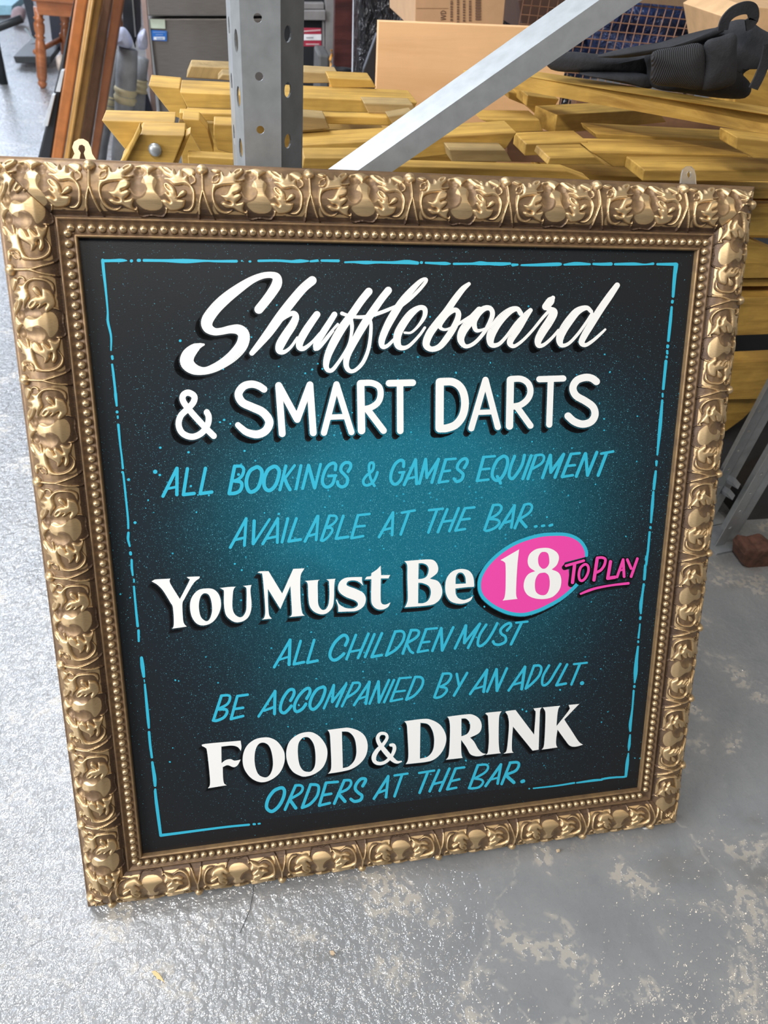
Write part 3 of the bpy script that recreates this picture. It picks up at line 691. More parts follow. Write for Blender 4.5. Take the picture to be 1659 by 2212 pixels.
a.S(27, '842,378* 1018,328*', '1152,300 1200,297 1233,315 1224,370 1190,420 1148,444', '1350,490* 1410,318*').S(33, '928,362* 906,545*', '1152,308* 1120,520*', '1285,338* 1257,504* 1328,492*').S(26, '1015,370 985,400 970,460 976,512 1000,528 1035,500 1063,440 1063,388 1040,364 1015,370')
a.S(28, '1410,318* 1420,486*', '1452,318* 1490,405*', '1552,308* 1490,486*').S(18, '1378,425* 1422,415*').S(24, '988,658,20 1060,628,26 1150,600,24 1300,572,22 1463,553,26')
a.build('drop_shadow', BW + .00044, P_SHADE, 'black outline round the pink words', 2.6, ((0, 0), (-3.5, 4)))
a.build('pink_lettering', BW + .00052, P_PINK, 'pink casual words To Play with an underline')
a = Art()
a.K(MA).S(28, '702,512* 860,242*', '965,252* 897,483* 998,462*', '1100,242* 1032,468* 1133,447*', '1515,192* 1422,432*').S(32, '860,242* 850,486*', '1410,295 1434,238 1415,198 1375,202 1310,262 1267,340 1257,400 1282,438 1320,438 1368,405 1396,378').S(22, '748,440* 853,406*', '1452,360* 1562,340*')
a.K(MB_).S(28, '165,272* 62,512*', '225,277* 132,502*', '300,268* 197,503* 298,484*', '430,257* 342,488*', '590,242* 507,468*', '740,228* 657,453*').S(27, '430,250 498,247 523,282 503,350 438,430 342,488*', '547,370* 580,440 608,462*', '588,237 648,237 668,262 640,310 547,365*')
a.S(23, '742,226* 848,216*', '692,360* 773,350*', '657,454* 758,436*').S(27, '890,218* 802,442*', '1010,208* 900,438*', '1135,192* 1027,418*', '1275,172* 1120,363*', '1275,172* 1157,412*', '1338,182* 1275,280 1254,370 1280,394 1340,350 1400,260 1448,168*', '1545,240 1583,192 1573,167 1530,182 1482,230 1490,273 1528,300 1528,350 1470,380 1422,374 1408,348').S(31, '890,218* 900,436*', '1135,192* 1120,362*')
a.K(MC).S(22, '852,162* 966,151*').S(28, '905,166* 802,376*')
a.build('turquoise_lettering', BW + .0003, P_TEAL, 'turquoise casual capitals ALL CHILDREN MUST')
a = Art()
a.K(MA).S(29, '175,802* 97,1040*', '152,932 215,932 233,960 200,1013 130,1044 94,1042*', '335,802* 272,1028*').S(26, '175,796 240,792 263,815 235,880 142,930*', '337,800* 438,786*', '302,930* 393,916*', '272,1028* 393,998*', '547,1002* 710,752*').S(31, '710,752* 705,976*', '865,845 898,782 893,738 850,742 797,810 767,890 767,948 800,968 840,938 872,898', '1025,825 1058,762 1048,722 1005,738 947,800 907,880 907,938 935,954 985,924 1018,878', '1190,708 1132,732 1082,800 1057,880 1072,928 1110,924 1165,860 1203,770 1207,722 1190,708')
a.S(25, '602,945* 710,905*', '1295,692* 1197,922*', '1418,682* 1280,858*', '1485,675* 1377,902*', '1485,670 1543,668 1553,700 1510,760 1422,818*').S(28, '1295,692* 1280,858*', '1418,682* 1322,902*')
a.K(MB_).S(26, '22,982* 175,752*', '265,748* 177,967*', '370,732* 270,953*', '420,732* 322,952*', '475,717* 387,942*', '630,706* 542,927*', '630,702 688,706 710,742 688,810 620,888 542,928*', '905,677* 822,902*', '1045,672* 1065,780*', '1148,662* 1017,887*', '1177,872* 1345,632*', '1440,627* 1347,847*', '1543,617* 1445,838*').S(30, '175,752* 140,967*', '265,748* 270,953*', '1345,632* 1312,848*', '1440,627* 1445,838*')
a.S(21, '72,920* 158,890*', '477,715* 588,706*', '432,850* 528,838*', '387,944* 503,920*', '1222,820* 1320,792*').S(25, '905,670 973,669 988,700 950,760 882,800*', '887,802 935,811 944,840 900,890 850,909 822,905*')
a.K(MC).S(25, '777,837* 940,602*', '1030,592* 947,817*', '1030,590 1083,589 1103,620 1080,690 1010,768 947,818*', '1180,587* 1122,690 1112,770 1140,784 1190,740 1250,640 1293,572*', '1360,577* 1252,785* 1348,767*', '1485,577* 1402,777*').S(30, '940,602* 907,822*').S(21, '822,780* 920,752*', '1427,575* 1557,560*').S(38, '1506,765* 1511,762*')
a.build('turquoise_lettering', BW + .0003, P_TEAL, 'turquoise casual capitals BE ACCOMPANIED BY AN ADULT.')
a = Art()
a.K(NA).F('75,330* 110,308 460,276* 468,340 462,378* 430,340 370,325 268,335* 270,500* 310,470 360,460 400,475 460,465* 430,520 390,540 330,520 282,540* 285,640 295,700 322,720* 135,750* 155,710 150,600 125,380 105,345')
a.F('690,244 600,265 520,330 482,430 490,540 545,630 620,680 700,688 790,650 860,580 897,480 890,380 830,290 760,250', '690,296 640,310 608,370 598,460 610,550 640,615 690,640 730,635 765,590 782,510 770,400 740,325')
a.F('1120,190 1030,215 950,280 915,380 925,490 975,580 1050,625 1110,633 1200,605 1280,540 1320,440 1315,340 1260,250 1190,200', '1110,240 1070,255 1035,310 1030,410 1045,510 1080,570 1130,587 1170,575 1200,520 1205,420 1190,320 1150,255')
a.K(NB).F('-150,262* 0,243 60,240 150,265 220,320 250,410 235,510 180,590 90,650 -20,678 -145,697* -120,665 -112,600 -120,400 -128,300', '-7,277* 65,285 120,350 138,470 120,560 65,622 3,642*')
a.S(30, '585,575,14 540,582,30 490,548,46 420,470,48 362,390,40 350,335,36 378,298,32 428,302,30 443,340,30 408,400,34 342,470,42 312,530,46 322,578,38 370,596,34 430,578,32 488,520,32 516,455,36 508,415,36 478,412,28')
a.F('615,175* 800,152 880,160 970,210 1025,300 1028,390 990,480 920,550 830,580 630,602* 650,560 655,480 645,280 638,210', '775,190* 850,205 895,270 912,360 900,460 850,525 770,548*')
a.F('1042,130* 1200,110 1290,108 1360,150 1385,220 1360,290 1270,338* 1310,380 1350,450 1390,490 1430,500* 1380,520 1320,522 1270,500 1230,430 1180,360* 1180,440 1185,510 1195,540* 1030,558* 1055,520 1065,420 1070,240 1060,160', '1183,148* 1230,150 1265,190 1268,250 1240,300 1183,325*')
a.K(NC).F('500,190* 520,182 662,168* 645,195 635,250 632,450 640,560 655,585* 505,602* 525,570 535,450 530,300 525,220 515,205')
a.F('697,175* 720,165 800,155* 985,400* 1000,190 990,160 978,140* 1062,130* 1045,160 1040,250 1030,550* 970,560* 775,320* 765,450 765,555 782,580* 680,590* 710,560 725,450 735,300 725,220 710,190')
a.F('1070,130* 1245,113* 1225,150 1215,220 1208,315* 1330,160 1335,125 1328,105* 1435,95* 1400,130 1285,250* 1370,380 1430,470 1472,500* 1400,520 1340,510 1290,450 1218,350* 1205,440 1205,500 1218,528* 1060,550* 1080,520 1090,430 1098,200 1085,150')
shaded(a, 'serif_lettering', 'white flared serif capitals FOOD & DRINK', P_WHITE, (-8, 8), 1.2)
a = Art()
a.K(NA).S(34, '850,747 792,776 737,850 717,928 737,968 780,978 840,928 883,850 897,782 880,748 850,747', '952,868* 1008,946*', '1437,808* 1498,880*').S(29, '1005,727* 902,962*', '1155,717* 1072,942*', '1155,713 1218,717 1238,750 1218,830 1150,908 1072,943*', '1310,697* 1242,922*', '1490,677* 1392,902*').S(26, '1005,722 1058,722 1078,750 1050,800 947,860*', '1312,695* 1427,686*', '1277,820* 1362,804*', '1242,923* 1348,897*', '1490,671 1548,672 1558,710 1520,760 1432,800*')
a.K(NB).S(31, '200,820 228,772 223,748 180,752 137,800 127,850 160,890 193,915 178,958 120,973 82,950').S(27, '312,946* 455,722*', '455,722* 432,932*', '590,715* 517,922*', '845,690* 767,887*', '960,662* 867,872*', '1063,647* 967,867*', '1125,647* 1042,852*', '1345,617* 1262,838*').S(23, '352,890* 440,855*', '517,715* 647,696*', '762,690* 912,666*', '907,800* 1008,775*', '1127,645* 1212,634*', '1087,770* 1163,752*', '1042,854* 1133,836*', '1345,612 1428,607 1448,640 1410,690 1312,745*', '1322,747 1380,756 1398,785 1360,830 1290,844 1257,840*')
a.K(NC).S(27, '502,912* 655,697* 622,887*', '745,687* 662,892*', '745,680 818,677 833,705 800,760 702,800*').S(34, '707,808* 783,876*', '864,868* 880,862*').S(20, '547,850* 635,826*')
a.build('turquoise_lettering', BW + .0003, P_TEAL, 'turquoise casual capitals ORDERS AT THE BAR.')
# broken turquoise border
a = Art(); T1 = (210, 550, 3.858); T2 = (630, 550, 3.858); T3 = (1050, 550, 3.858); L1 = (120, 500, 4.424); L2 = (210, 760, 5.27); L3 = (160, 960, 4.424); L4 = (200, 1420, 4.608); L5 = (150, 1640, 2.552); R1 = (1380, 360, 2.355); R2 = (1340, 1120, 3.881)
a.K(T1).S(26, '48,52* 130,50,24 200,48,28 245,50,10', '285,52* 286,52*', '342,48* 352,48*', '390,48,24 560,50,24 740,54,36 900,52,18 1000,55,20 1160,55,24', '1205,52,14 1206,52,14', '1270,57,18 1276,57,18', '1345,52,20 1500,50,20 1620,58,22')
a.K(T2).S(24, '0,58,22 70,54,30 138,54,14', '158,56,18 215,50,22', '250,50,20 390,52,24', '445,64,16 520,62,18 620,66,30 720,64,20 850,66,24 960,62,36 1048,70,28', '1080,66,24 1083,66,24', '1118,68,18 1200,72,22 1280,74,28 1322,76,12', '1352,77,20 1500,76,20 1570,72,34 1640,76,24')
a.K(T3).S(26, '0,74,24 120,78,30 200,75,20', '222,86,26 262,84,18', '295,88,16 420,86,24 600,80,30 622,80,12', '652,84,16 750,76,30 865,80,18', '895,78,20 960,80,24 1042,78,28', '1075,80,20 1230,78,26 1320,82,14 1392,76,22', '1428,80,20 1585,80,28', '1588,82,28 1580,150,24')
a.K(L1).S(28, '450,275,30 462,400,28 480,560,22 498,760,18 500,860,24 530,1000,20 530,1135,14')
a.K(L2).S(30, '170,52,30 174,80,28', '170,145,24 185,260,28 205,440,28 210,500,34 222,612,24', '225,683,32 226,686,32', '234,735,24 235,755,20', '240,832,30 262,1060,22 280,1200,22 292,1325,26', '286,1370,28 298,1400,24 325,1650,24 350,1900,24 354,2008,24', '355,2060,28 352,2120,30')
a.K(L3).S(24, '520,845,24 515,900,24 532,970,20', '539,1035,28 541,1048,28', '550,1105,22 552,1180,24 561,1250,18', '572,1290,16 573,1315,16', '572,1360,20 590,1560,22 608,1735,26', '616,1780,26 618,1880,20')
a.K(L4).S(30, '487,5,30 497,90,40 510,190,28', '514,225,12 517,245,12', '520,270,20 537,450,28 553,620,30 560,700,22', '562,745,26 572,860,26 590,995,24', '593,1045,22 607,1160,26 622,1275,28', '624,1315,22 640,1470,24 650,1600,22')
a.K(L5).S(16, '457,18,14 470,100,18 473,140,14', '472,175,14 482,260,18 503,418,16', '503,420,16 620,405,14 850,375,12 990,361,12', '1015,358,12 1022,358,12', '1042,356,10 1050,355,10')
a.K(R1).S(18, '188,500,20 180,580,18 174,660,14', '171,684,14 170,690,14', '167,715,12 160,790,16 150,885,14', '147,912,16 146,918,14', '144,938,12 145,950,12', '142,966,12 142,970,12', '138,990,16 124,1130,14', '121,1155,10 121,1170,10', '119,1190,12 108,1320,18 94,1465,10', '90,1500,14 89,1520,10', '86,1550,12 80,1600,16 76,1640,14', '74,1655,12 68,1730,16 62,1805,10', '59,1834,12 59,1838,12', '55,1860,12 46,1960,12', '38,1985,12 36,2000,12', '33,2030,14 27,2100,12', '25,2125,12 14,2200,12')
a.K(R2).S(20, '260,0,20 257,32,18', '252,74,18 252,78,18', '247,115,18 234,245,14', '230,280,20 217,385,20', '213,425,14 203,508,20', '198,560,14 188,620,16 175,700,28 171,760,24 172,795,16', '169,828,20 166,842,20', '165,885,12 152,1000,18', '150,1030,18 150,1036,18', '148,1075,18 135,1190,28 128,1290,34 120,1375,14', '118,1405,20 117,1412,20', '112,1445,18 100,1600,16 84,1720,26 83,1780,18', '82,1815,14 74,1900,24 69,1945,10', '68,1970,12 58,2050,28 46,2160,22')
a.K(NC).S(14, '935,938,14 938,938,14', '978,935,14 1200,910,16 1385,881,18', '1410,880,16 1580,856,24 1659,850,18').K((1300, 1620, 8.295)).S(36, '0,525 100,505 250,490,34 410,480,34 440,440,40')
a.build('border_line', BW + .0003, P_TEAL, 'broken turquoise border line')
rs = random.Random(4); a = Art().K((0, 0, 1))
for i in range(150):
    th = rs.uniform(0, 6.28); q = rs.gauss(1.0, .35)
    x, y = 820 + 470 * q * math.cos(th), 1190 + 560 * q * math.sin(th)
    if 260 < x < 1380 and 620 < y < 1660: a.S(1, '%f,%f,%f %f,%f,%f' % (x, y, rs.uniform(1.5, 4.2), x + rs.uniform(-1, 1), y + rs.uniform(-1.5, 1.5), rs.uniform(1.5, 3.4)))
for x, y, r in ((389, 736, 5.5), (277.5, 1036, 6), (291.5, 1129, 6), (528, 974, 4.5), (515, 1025, 6), (602, 1110, 5), (507, 1218, 4), (346, 967, 5), (407, 977, 5), (335, 1019, 9), (345, 1026, 5), (484, 907, 5), (475, 912, 4), (412, 1050, 4.5), (451, 1070, 4), (1115, 1130, 4)): a.S(1, '%f,%f,%f %f,%f,%f' % (x, y, r, x + .6, y, r))
sp = a.build('paint_spatter', BW + .0002, P_TEAL, 'fine turquoise paint spatter'); sp['kind'] = 'stuff'

# ---------------------------------------------------------------- hangers on the sign's back
def sign_plate(name, outer, holes, w, th, mat, label=None):
    loops = [[Vector((*sign_uv(x, y, w), w)) for x, y in l] for l in [outer] + holes]
    me = loops_prism(name, loops, (0, 0, -th)); o = link(name, me, mat, sign, label); return o
def ell(cx, cy, rx, ry, n=16, a0=0, a1=2 * math.pi): return [(cx + rx * math.cos(a0 + (a1 - a0) * k / n), cy + ry * math.sin(a0 + (a1 - a0) * k / n)) for k in range(n)]
M_BRASS = plain('brass_plate', (.62, .47, .30), .35, .7)
M_CLEAR = NT('clear_plastic').set(Base_Color=(.85, .83, .78), Roughness=.12, Transmission_Weight=.85, IOR=1.45)
sign_plate('hanging_plate', [(150, 352), (161, 332), (156, 318), (160, 306), (170, 300), (180, 300), (190, 306), (196, 318), (199, 332), (212, 352)],
           [[(171, 349), (174, 330), (169, 322), (171, 314), (177, 312), (183, 316), (184, 324), (181, 331), (187, 349)]], -.024, .0018, M_BRASS, 'brass keyhole hanger at the top left')
sign_plate('hanging_plate', [(1470, 402), (1473, 378), (1476, 366), (1484, 359), (1493, 359), (1500, 366), (1503, 378), (1505, 402)],
           [ell(1489, 377, 4.5, 7.5, 14)], -.024, .003, M_CLEAR, 'clear plastic hanger at the top right')

# ---------------------------------------------------------------- pallet rack: front post, its brace, rear posts
rk = empty('pallet_rack', on_floor(1560, 1185), 'galvanised steel rack upright with punched posts and a diagonal brace behind the sign', 'rack')
def rk_link(name, me, label=None, mat=None):
    o = link(name, me, mat or M_STEEL, rk, label); o.matrix_parent_inverse = Matrix.Translation(rk.location).inverted(); return o
PY = .847
XA, XB = at(524, 200, PY).x, at(607, 200, PY).x
zs = [at(559.8, 165.5, PY).z + .05 * k for k in range(-17, 7)]; hx = at(559.8, 165.5, PY).x
def wall_plate(name, p0, p1, z0, z1, holes, th=.002, label=None, mat=None):
    """vertical plate between plan points p0-p1; holes = list of (distance along, z, rx, rz)"""
    d = Vector((p1[0] - p0[0], p1[1] - p0[1], 0)); L = d.length; d.normalize(); nb = Vector((-d.y, d.x, 0))
    P = lambda s, z: Vector((p0[0], p0[1], 0)) + d * s + Vector((0, 0, z))
    loops = [[P(0, z0), P(L, z0), P(L, z1), P(0, z1)]] + [[P(h[0] + h[2] * math.cos(a * math.pi / 6), h[1] + h[3] * math.sin(a * math.pi / 6)) for a in range(12)] for h in holes]
    return rk_link(name, loops_prism(name, loops, nb * th), label, mat)
Z1 = 1.30
wall_plate('post_face', (XA, PY), (XB, PY), 0, Z1, [(hx - XA, z, .0042, .0042) for z in zs], label='round-holed face of the front post')
PA, PB, PC = (XA, PY), (XA - .0085, PY + .020), (XA - .0125, PY + .055)
wall_plate('post_side', PB, PA, 0, Z1, [(.011, z - .022, .0045, .0105) for z in zs], label='slotted bevel of the front post')
wall_plate('post_side', PC, PB, 0, Z1, [(.018, z - .016, .007, .0105) for z in zs], label='slotted bevel of the front post')
wall_plate('post_lip', (XB, PY + .003), (XB + .026, PY + .032), 0, Z1, [(.012, z - .013, .006, .0075) for z in zs], label='return lip of the front post, darkened as if in shade', mat=M_LIP)
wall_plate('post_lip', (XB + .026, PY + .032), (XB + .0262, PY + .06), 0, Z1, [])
rk_link('foot_plate', box_mesh('foot_plate', .12, .11, .005, ((XA + XB) / 2, PY + .03, .0025)))
# diagonal brace: channel seen from in front and above
P = [at(683, 432, .866), at(758, 432, .866), at(1400, -8, .905), at(1306, -8, .905)]
rk_link('brace', loops_prism('brace', [P], (.0, .002, 0)), 'diagonal steel brace')
P2 = [at(683, 432, .866), at(1306, -8, .905)]
fl = depth_for(768, 372, .872, 352) * 1.25
P3 = [P2[0], P2[1], P2[1] + Vector((-.004, fl, .006)), P2[0] + Vector((-.004, fl, .006))]
rk_link('brace', loops_prism('brace', [P3], (.0012, 0, -.002)), 'upper flange of the diagonal brace')
# the two posts at the far end of the upright frame, standing on the floor to the right
def small_post(px, py, yaw, nm_label, hh=1.3):
    b = on_floor(px, py); c, s = math.cos(yaw), math.sin(yaw)
    pl = lambda x, y: (b.x + x * c - y * s, b.y + x * s + y * c)
    hs = [(.012, .06 + .05 * k, .004, .004) for k in range(24)]
    wall_plate('post_face', pl(-.024, 0), pl(.0, 0), 0, hh, hs, label=nm_label, mat=M_STEEL)
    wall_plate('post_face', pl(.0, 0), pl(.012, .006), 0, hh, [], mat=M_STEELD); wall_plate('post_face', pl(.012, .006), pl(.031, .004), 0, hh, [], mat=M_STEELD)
    wall_plate('post_side', pl(.031, .004), pl(.031, .05), 0, hh, [])
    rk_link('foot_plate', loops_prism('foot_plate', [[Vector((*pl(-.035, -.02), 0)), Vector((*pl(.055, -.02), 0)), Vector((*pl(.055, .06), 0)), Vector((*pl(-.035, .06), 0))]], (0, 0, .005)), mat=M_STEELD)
    return b
b1 = small_post(1562, 1180, .15, 'punched rear post standing at the lower right')
b2 = small_post(1520, 1128, .15, 'second punched post behind it')
for (x0, y0), (x1, y1), dd in (((1540, 1012), (1600, 1046), .003), ((1536, 1040), (1588, 1070), .003)):
    A, B = at(x0, y0, 1.10), at(x1, y1, .985)
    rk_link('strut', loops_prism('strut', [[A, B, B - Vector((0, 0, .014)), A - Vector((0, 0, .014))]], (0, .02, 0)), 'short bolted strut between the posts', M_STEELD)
bo = on_floor(1590, 1172); me = lathe('anchor_bolt', [(.008, .005), (.008, .014), (.004, .014), (.004, .024)], 8)
for v in me.vertices: v.co.x += bo.x; v.co.y += bo.y
rk_link('anchor_bolt', me, None, M_STEELD)

# ---------------------------------------------------------------- timbers
G = 'yellow-stained timbers piled behind the sign'
def T(pts, Y, depth, label, mat=None, **kw): return plank('timber', pts, Y, depth, mat or M_TIMBER, label=label, cat='timber', group=G, **kw)
# left: sawn trestle pieces
T([(219, 260), (378, 264), (350, 332), (274, 328)], 1.10, (23,), 'board with a slanted cut end at the far left of the timber pile')
t = T([(303, 290), (399, 292), (374, 356), (258, 356)], 1.04, (27,), 'short sawn board with a round bolt head in its face, nearest the sign')
bolt = lathe('bolt_head', [(.0085, 0), (.0085, .002), (.006, .005), (.002, .0062)], 12)
bq = at(335, 323, 1.0385)
bo_ = link('bolt_head', bolt, M_STEEL, t, 'round galvanised bolt head'); bo_.matrix_parent_inverse = t.matrix_world.inverted(); bo_.matrix_world = Matrix.Translation(bq) @ Matrix.Rotation(math.radians(90), 4, 'X')
T([(302, 268), (306, 284), (270, 356), (256, 356), (275, 326)], 1.03, .012, 'thin edge-on slat beside the bolted board')
T([(399, 294), (412, 287), (384, 356), (371, 356)], 1.05, .03, 'narrow leaning strip just right of the bolted board')
T([(320, 184), (388, 190), (405, 232), (391, 257), (372, 250)], 1.28, (23,), 'yellow board end with a long slanted cut, against the steel cabinet')
T([(388, 199), (902, 221), (888, 246), (405, 233)], 1.235, (27,), 'long yellow beam crossing behind the grey post')
T([(402, 168), (412, 143), (502, 147), (502, 174)], 1.38, .05, 'grooved board end standing behind the long beam, left of the post', M_ENDGRAIN)
T([(470, 172), (480, 161), (510, 162), (510, 176)], 1.34, .04, 'small grooved block end tucked close to the left of the post', M_ENDGRAIN)
T([(640, 154), (730, 159), (738, 180), (640, 180)], 1.38, .05, 'grooved board end just right of the post', M_ENDGRAIN)
T([(709, 168), (803, 172), (813, 190), (716, 190)], 1.31, .05, 'smooth pale board end with slanted side, left of the beech panel')
T([(387, 243), (896, 255), (893, 273), (389, 260)], 1.18, (9,), 'thin yellow board under the long beam')
T([(786, 223), (892, 226), (905, 246), (796, 245)], 1.20, .04, 'rough swirling block end under the long beam', M_ENDGRAIN)
T([(640, 250), (703, 255), (713, 278), (640, 285)], 1.15, .04, 'rough sawn block end touching the right of the post', M_ENDGRAIN)
T([(838, 252), (892, 243), (880, 262), (850, 272)], 1.16, .03, 'splintered offcut poking out before the brace', M_ENDGRAIN)
T([(393, 256), (430, 258), (449, 282), (462, 330), (436, 332)], 1.12, .04, 'slanting trestle leg left of the post')
T([(462, 268), (508, 270), (508, 334), (470, 324), (461, 292)], 1.09, .04, 'broad board end with splintered left edge, against the post')
T([(405, 337), (506, 343), (506, 362), (407, 360)], 1.03, (13,), 'knotty board lying just above the frame, left of the post')
T([(640, 314), (1117, 286), (1093, 322), (880, 344), (640, 344)], 1.10, (28,), 'thick yellow beam rising to the right behind the brace')
T([(657, 341), (790, 341), (740, 372), (650, 372)], 1.03, (23,), 'tapered yellow board end lying right of the post')
T([(970, 323), (1092, 324), (1106, 350), (976, 350)], 1.065, .05, 'curly-grained block end right of the brace, frayed at its right edge', M_ENDGRAIN)
T([(800, 357), (1224, 369), (1275, 388), (1275, 400), (800, 392)], .99, (15,), 'long flat board lying just above the frame, right of the brace')
# right: the stack
T([(1000, 152), (1140, 166), (1659, 248), (1720, 258), (1720, 304), (1659, 292), (1100, 191), (998, 176)], 1.46, .062, 'longest rail on top of the stack, sloping under the black bag', slant=-.95, yaw=.76)
T([(1037, 258), (1166, 259), (1174, 284), (1112, 287)], 1.26, (21,), 'short brown-topped board behind the brace end')
T([(1098, 198), (1136, 203), (1134, 227), (1099, 213)], 1.42, .09, 'small dark block wedged under the left end of the longest rail')
T([(1140, 206), (1208, 214), (1200, 228), (1168, 256), (1137, 229)], 1.36, .09, 'dark shaded block under the longest rail, beside the small block')
T([(1203, 248), (1420, 236), (1440, 264), (1197, 290)], 1.20, .06, 'square-ended beam under the longest rail with its end to the camera', slant=.35, yaw=-.35)
T([(1137, 311), (1270, 306), (1270, 332), (1133, 337)], 1.17, (25,), 'brown-sided board below the square-ended beam')
T([(1188, 341), (1285, 339), (1310, 356), (1182, 356)], 1.08, (28,), 'pale worn board below, close above the frame')
T([(1285, 288), (1620, 305), (1620, 316), (1290, 300)], 1.21, (24,), 'wide board in the shade under the longest rail')
T([(1278, 329), (1616, 334), (1616, 356), (1325, 361)], 1.12, (31,), 'knotty plank with a notched left end, middle of the stack')
T([(1392, 367), (1720, 368), (1720, 392), (1387, 391)], 1.05, (30,), 'smooth plank with a clean square left end, right above the frame')
T([(1592, 296), (1720, 312), (1720, 346), (1628, 342), (1590, 322)], 1.02, .05, 'stub beam end at the right edge under the longest rail')
T([(1095, 292), (1210, 296), (1210, 352), (1095, 350)], 1.36, .04, 'added dark filler board end in the shaded gap right of the brace foot', M_BROWN)  # added filler, dark brown in place of shade between the timbers
T([(1245, 208), (1740, 262), (1740, 330), (1240, 300)], 1.60, .03, 'added dark backing board in the shaded gap under the longest rail', M_BROWN)  # backing added to darken the gap, shade held in its brown
T([(1400, 407), (1730, 408), (1730, 430), (1400, 429)], 1.16, (15,), 'plank level with the top of the frame at its right corner')
T([(1400, 447), (1740, 448), (1740, 510), (1400, 508)], 1.155, (15,), 'deep pale plank beside the top right corner of the frame')
T([(1560, 508), (1608, 512), (1720, 560), (1720, 590), (1560, 560)], 1.155, .03, 'dusky board slanting down beside the frame')
T([(1400, 569), (1740, 566), (1740, 600), (1400, 604)], 1.155, (26,), 'yellow plank below the slanting board')
T([(1400, 605), (1740, 602), (1740, 618), (1400, 621)], 1.17, .10, 'thin shaded plank below the yellow one')
T([(1622, 618), (1652, 618), (1645, 634), (1636, 640), (1628, 634)], 1.20, .04, 'rounded stub end in the gap between planks')
T([(1400, 648), (1700, 641), (1700, 721), (1400, 732)], 1.155, .10, 'very deep dark-yellow plank in the middle of the right side')
T([(1400, 792), (1690, 778), (1690, 842), (1645, 862), (1400, 868)], 1.14, (24,), 'deep plank with a scratched face near the bottom of the stack')
T([(1400, 868), (1648, 862), (1605, 905), (1568, 932), (1400, 940)], 1.155, .07, 'lowest plank, cut off at a slant above the steel post')
link('shade_filler', box_mesh('shade_filler', .75, .40, .44, (1.28, 1.72, .221)), M_BLACK, None, 'added black block filling the dark void under the right end of the timber stack', 'crate')  # added block, its black stands in for the shade under the stack
for i, (x0, y0, z0, lx, ly, lz, lab) in enumerate(((.10, 1.34, .0, .9, .30, .28, 'bottom bundle of timber under the left of the pile'), (.10, 1.34, .285, .85, .28, .27, 'middle bundle of timber under the left of the pile'),
        (.72, 1.38, .557, .50, .24, .06, 'shaded board below the right stack, seen through its gaps'), (.42, 1.36, .557, .26, .2, .05, 'shaded board low under the crossed beams'),
        (.34, 1.40, .632, .24, .16, .04, 'shaded board deep in the pile behind the crossed beams'), (.02, 1.40, .557, .34, .24, .155, 'thick shaded timber under the grooved board ends'), (.72, 1.40, .625, .50, .22, .03, 'shaded board deep in the right stack'))):
    o = link('timber', box_mesh('timber', lx, ly, lz, (0, 0, 0)), M_TIMBER, None, lab, 'timber', G); bevel(o)
    o.location = (x0 + lx / 2 - .1, y0 + .02, z0 + lz / 2 + .001)

# ---------------------------------------------------------------- things behind the timbers
plank('veneered_panel', [(818, 46), (1236, 62), (1226, 330), (833, 330)], 1.62, .018, M_BEECH, floor=True, label='pale beech-veneered board standing upright behind the timbers', cat='board', bev=.0008)
M_CARD = plain('corrugated_card', (.47, .29, .16), .8, vary=.06)
cb = plank('cardboard_box', [(898, -60), (1097, -60), (1085, 75), (896, 68)], 1.74, .30, M_CARD, label='brown cardboard box with vertical print behind the beech board', cat='box')
M_INK = plain('brown_ink', (.15, .085, .055), .8)
def on_plane(name, px_loops, Y, mat, parent, label=None):
    V = []; F = []
    for l in px_loops:
        b = len(V); V += [at(x, y, Y) for x, y in l]; F.append(tuple(range(b, b + len(l))))
    me = mesh(name, V, F); o = link(name, me, mat, parent, label); o.matrix_parent_inverse = parent.matrix_world.inverted(); return o
def bar(x0, y0, x1, y1): return [(x0, y0), (x0, y1), (x1, y1), (x1, y0)]
rs = random.Random(2); L = []
for cx in (973, 987, 1000, 1013): 
    y = -5
    while y < 46:
        h = rs.uniform(2, 5); L.append(bar(cx, y, cx + 5, y + h)); y += h + rs.uniform(1.2, 2.5)
for k in range(8): L.append(bar(1027, -3 + k * 6, 1039, -3 + k * 6 + 4.5))
def stroke_q(p, q, w):
    dx, dy = q[0] - p[0], q[1] - p[1]; l = math.hypot(dx, dy); nx, ny = -dy / l * w / 2, dx / l * w / 2
    return [(p[0] + nx, p[1] + ny), (q[0] + nx, q[1] + ny), (q[0] - nx, q[1] - ny), (p[0] - nx, p[1] - ny)]
for p, q in (((952, 43), (963, 41)), ((963, 41), (952, 38)), ((952, 38), (963, 34.5)), ((963, 34.5), (952, 32)), ((952, 29), (963, 29)), ((952, 29), (953, 25)), ((953, 25), (957, 23)), ((957, 23), (962, 25)), ((962, 25), (963, 29))): L.append(stroke_q(p, q, 1.6))
on_plane('box_print', L, 1.7385, M_INK, cb, 'printed lettering WD and lines of small print')
on_plane('box_seam', [bar(899, 17, 968, 18.2)], 1.7385, plain('seam', (.36, .21, .11), .8), cb)

